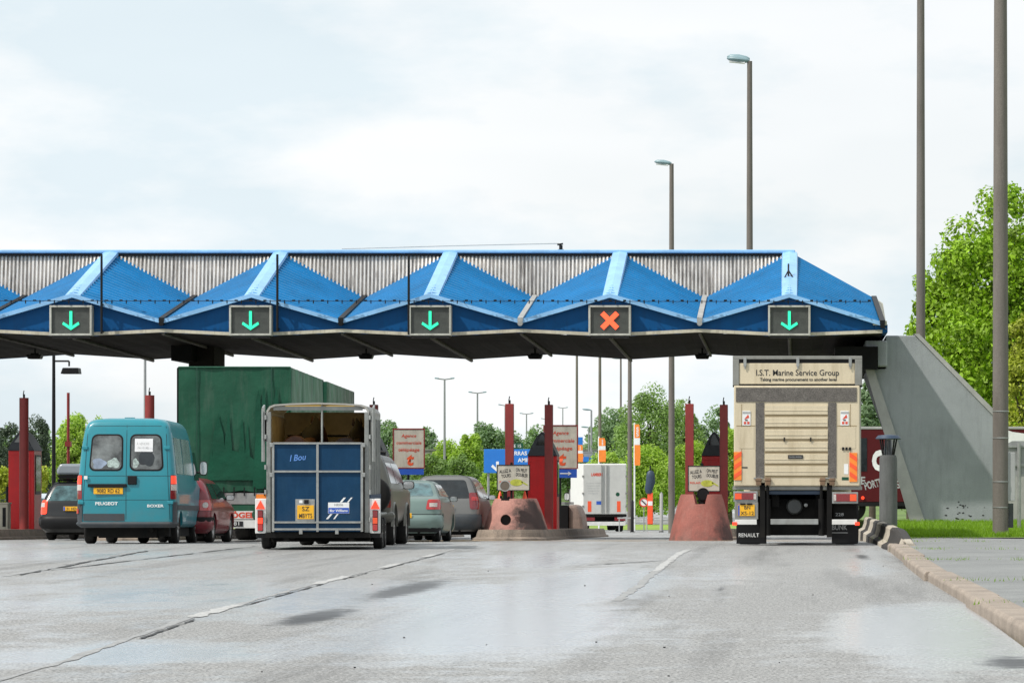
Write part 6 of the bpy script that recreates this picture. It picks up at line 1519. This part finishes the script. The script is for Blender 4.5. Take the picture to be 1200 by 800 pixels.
# big bright tree behind the buttress
Y = 150; s = F/Y
tree(TP(1185,Y), Y, vz(Y), Z_(212,Y)-vz(Y)+.3, 4.3, 'large bright green tree rising behind the concrete buttress', 'leaf_bright', 52000, .12, 210, .10, seed=3, cs=.62)
Y = 154
tree(TP(1114,Y), Y, vz(Y), Z_(278,Y)-vz(Y), 2.45, 'smaller bright green tree beside the tall plain post behind the buttress', 'leaf_bright', 30000, .12, 130, .12, seed=5, cs=.68)
Y = 140
tree(TP(1205,Y), Y, vz(Y), Z_(350,Y)-vz(Y), 1.25, 'yellow green bush tree at the right edge below the large tree', 'leaf_yellow', 16000, .09, 46, .05, seed=9)
tree(TP(1022,190), 190, gz(190), Z_(440,190)-gz(190), 1.7, 'pale willowy tree between the cream truck and the buttress', 'leaf_hazy', 9000, .13, 40, .2, seed=11)
rows = [  # px, Y, top py, radius px, material, n
 ('airy pale green tree, tallest above the white box truck and feather banner', 762,330,452,52,'leaf_mid',15000),
 ('airy green tree left of the tallest one, behind the bare posts', 722,345,472,34,'leaf_hazy',8000),
 ('green tree right of the thick pole, left of the red posts', 800,340,470,34,'leaf_mid',10000),
 ('dark green tree between the red posts and the cream truck', 838,350,468,26,'leaf_hazy',8000),
 ('bright yellow green tree behind the covered orange sign', 762,300,520,46,'leaf_light',14000),
 ('bright yellow green tree behind the white box truck roof', 712,310,527,36,'leaf_light',9000),
 ('light green tree left of the notched crash block', 812,305,512,34,'leaf_light',10000),
 ('light green tree beside the cream truck tail', 856,300,500,28,'leaf_light',8000),
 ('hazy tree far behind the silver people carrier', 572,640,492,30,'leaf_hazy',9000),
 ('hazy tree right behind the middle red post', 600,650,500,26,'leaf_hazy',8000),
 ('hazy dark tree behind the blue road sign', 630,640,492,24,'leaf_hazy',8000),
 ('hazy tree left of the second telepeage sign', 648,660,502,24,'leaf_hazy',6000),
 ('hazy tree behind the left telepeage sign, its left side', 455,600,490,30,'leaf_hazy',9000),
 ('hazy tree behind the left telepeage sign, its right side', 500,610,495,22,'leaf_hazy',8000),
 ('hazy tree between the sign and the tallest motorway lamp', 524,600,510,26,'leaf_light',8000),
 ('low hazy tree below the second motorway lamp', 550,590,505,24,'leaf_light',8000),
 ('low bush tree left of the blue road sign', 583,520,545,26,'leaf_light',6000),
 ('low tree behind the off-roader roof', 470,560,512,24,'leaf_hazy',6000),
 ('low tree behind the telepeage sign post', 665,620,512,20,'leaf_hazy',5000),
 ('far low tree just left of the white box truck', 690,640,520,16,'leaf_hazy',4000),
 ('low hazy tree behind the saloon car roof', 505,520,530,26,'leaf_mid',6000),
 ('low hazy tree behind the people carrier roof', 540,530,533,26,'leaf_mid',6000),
 ('low hazy tree under the blue sign', 615,540,530,26,'leaf_mid',6000),
 ('dark pine at the left edge', 12,260,488,26,'leaf_dark',16000),
 ('dark pine with ragged top behind the leftmost booth', 42,255,478,24,'leaf_dark',16000),
 ('dark low pine left of the leftmost booth', -12,250,500,26,'leaf_dark',9000),
 ('light green round tree behind the thin rusty mast', 88,250,476,32,'leaf_light',16000),
 ('light green small tree behind the teal van roof', 115,262,480,18,'leaf_light',7000),
 ('low green tree hidden between the van and the green lorry', 200,300,530,30,'leaf_mid',5000),
 ('far green tree behind the red lorry trailer', 1065,230,470,26,'leaf_mid',8000),
]
for k, (lb, px, Y, top, rp_, m, n) in enumerate(rows):
    s = F/Y; pine = m == 'leaf_dark'
    tree(TP(px,Y), Y, gz(Y), Z_(top,Y)-gz(Y), rp_/s, lb, m, int(n*1.5), 1.55/s*(1.15 if not pine else .9), 34 if n < 9000 else 56, .10, group='trees beyond the toll plaza', seed=20+k, name='pine_tree' if pine else 'tree', flat=.8)
# distant wood as one mass
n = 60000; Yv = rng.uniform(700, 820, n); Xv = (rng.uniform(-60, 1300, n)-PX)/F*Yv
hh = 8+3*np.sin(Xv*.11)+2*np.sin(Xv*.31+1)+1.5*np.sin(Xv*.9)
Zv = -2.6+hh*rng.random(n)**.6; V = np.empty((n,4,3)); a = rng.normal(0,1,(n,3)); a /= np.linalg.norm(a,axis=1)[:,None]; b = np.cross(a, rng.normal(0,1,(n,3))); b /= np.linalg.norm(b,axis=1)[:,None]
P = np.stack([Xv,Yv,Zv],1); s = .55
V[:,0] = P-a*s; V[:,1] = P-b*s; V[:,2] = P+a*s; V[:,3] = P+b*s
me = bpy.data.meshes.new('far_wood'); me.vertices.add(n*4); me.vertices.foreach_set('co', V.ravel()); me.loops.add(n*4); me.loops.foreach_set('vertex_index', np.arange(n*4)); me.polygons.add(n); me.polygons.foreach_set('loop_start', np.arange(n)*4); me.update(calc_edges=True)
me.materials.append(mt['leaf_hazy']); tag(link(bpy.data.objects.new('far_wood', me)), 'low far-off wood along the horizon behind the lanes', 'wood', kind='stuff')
# clipped hedge at far left
Y = 170; t = thing('hedge', 'low yellow green clipped hedge at the left edge', 'hedge', (X_(0,Y),Y,gz(Y)))
n = 9000; P = np.stack([rng.uniform(-4,2.2,n), rng.uniform(-.5,.5,n), rng.uniform(.8,1.0,n)*rng.uniform(.0,1,n)**.15*((560-546)/F*Y+ZC-gz(Y))],1)
a = rng.normal(0,1,(n,3)); a /= np.linalg.norm(a,axis=1)[:,None]; b = np.cross(a, rng.normal(0,1,(n,3))); b /= np.linalg.norm(b,axis=1)[:,None]; s = .07
V = np.empty((n,4,3)); V[:,0] = P-a*s; V[:,1] = P-b*s; V[:,2] = P+a*s; V[:,3] = P+b*s
me = bpy.data.meshes.new('foliage'); me.vertices.add(n*4); me.vertices.foreach_set('co', V.ravel()); me.loops.add(n*4); me.loops.foreach_set('vertex_index', np.arange(n*4)); me.polygons.add(n); me.polygons.foreach_set('loop_start', np.arange(n)*4); me.update(calc_edges=True)
me.materials.append(mt['leaf_yellow']); link(bpy.data.objects.new('foliage', me), t); box(-3.9,2.1,-.35,.35,0,1.2).build('stems', 'bark', t)
# ================================================================== CAMERA, LIGHT, WORLD
cam = bpy.data.cameras.new('camera'); co = bpy.data.objects.new('camera', cam); COL.objects.link(co)
co.location = (0, 0, ZC); co.rotation_euler = (R(90), 0, 0)
cam.lens = F/1200*36; cam.sensor_width = 36; cam.clip_end = 8000; cam.clip_start = .5
cam.shift_x = (600-PX)/1200; cam.shift_y = (PY-400)/1200
scene.camera = co
el, az_dir = R(50), Vector((-.80, -.52, 0)).normalized()
sun = bpy.data.lights.new('sun', 'SUN'); so = bpy.data.objects.new('sun', sun); COL.objects.link(so)
sun.energy = 4.0; sun.angle = R(1.2); sun.color = (1, .95, .87)
d = Vector((az_dir.x*math.cos(el), az_dir.y*math.cos(el), math.sin(el)))
so.rotation_euler = (-d).to_track_quat('-Z', 'Y').to_euler(); so.location = (-30, -20, 60)
w = bpy.data.worlds.new('World'); scene.world = w; w.use_nodes = True
nt = w.node_tree; L = nt.links.new; bg = nt.nodes['Background']; out = nt.nodes['World Output']
sky = nd(nt, 'ShaderNodeTexSky', sky_type='NISHITA'); sky.sun_disc = False; sky.sun_elevation = el; sky.sun_rotation = math.atan2(d.x, d.y)
sky.dust_density = 1.5
L(sky.outputs[0], bg.inputs['Color']); bg.inputs['Strength'].default_value = .13
tc = nd(nt, 'ShaderNodeTexCoord')
def wn(scale, st, loc, det=6, ro=.55):
    mp = nd(nt, 'ShaderNodeMapping'); mp.inputs['Scale'].default_value = st; mp.inputs['Location'].default_value = loc
    n = nd(nt, 'ShaderNodeTexNoise'); n.inputs['Scale'].default_value = scale; n.inputs['Detail'].default_value = det; n.inputs['Roughness'].default_value = ro
    L(tc.outputs['Generated'], mp.inputs[0]); L(mp.outputs[0], n.inputs['Vector']); return n.outputs['Fac']
n1 = wn(9, (1,1,2.6), (.35,.1,.2)); n2 = wn(4, (1,1,3.5), (3.2,1.4,.9), 4)
rp = nd(nt, 'ShaderNodeValToRGB'); L(n1, rp.inputs['Fac'])
rp.color_ramp.elements[0].position = .40; rp.color_ramp.elements[0].color = (.80,.90,.955,1)
rp.color_ramp.elements[1].position = .56; rp.color_ramp.elements[1].color = (1.0,1.02,1.03,1)
bg2 = nd(nt, 'ShaderNodeBackground'); L(rp.outputs[0], bg2.inputs['Color']); bg2.inputs['Strength'].default_value = 1.0
mr = nd(nt, 'ShaderNodeMapRange'); L(n2, mr.inputs['Value'])
for k, x in zip(('From Min','From Max','To Min','To Max'), (.35,.6,.82,1.0)): mr.inputs[k].default_value = x
mx = nd(nt, 'ShaderNodeMixShader'); L(mr.outputs[0], mx.inputs['Fac']); L(bg.outputs[0], mx.inputs[1]); L(bg2.outputs[0], mx.inputs[2]); L(mx.outputs[0], out.inputs['Surface'])
scene.view_settings.view_transform = 'Standard'; scene.view_settings.look = 'None'; scene.view_settings.exposure = 0
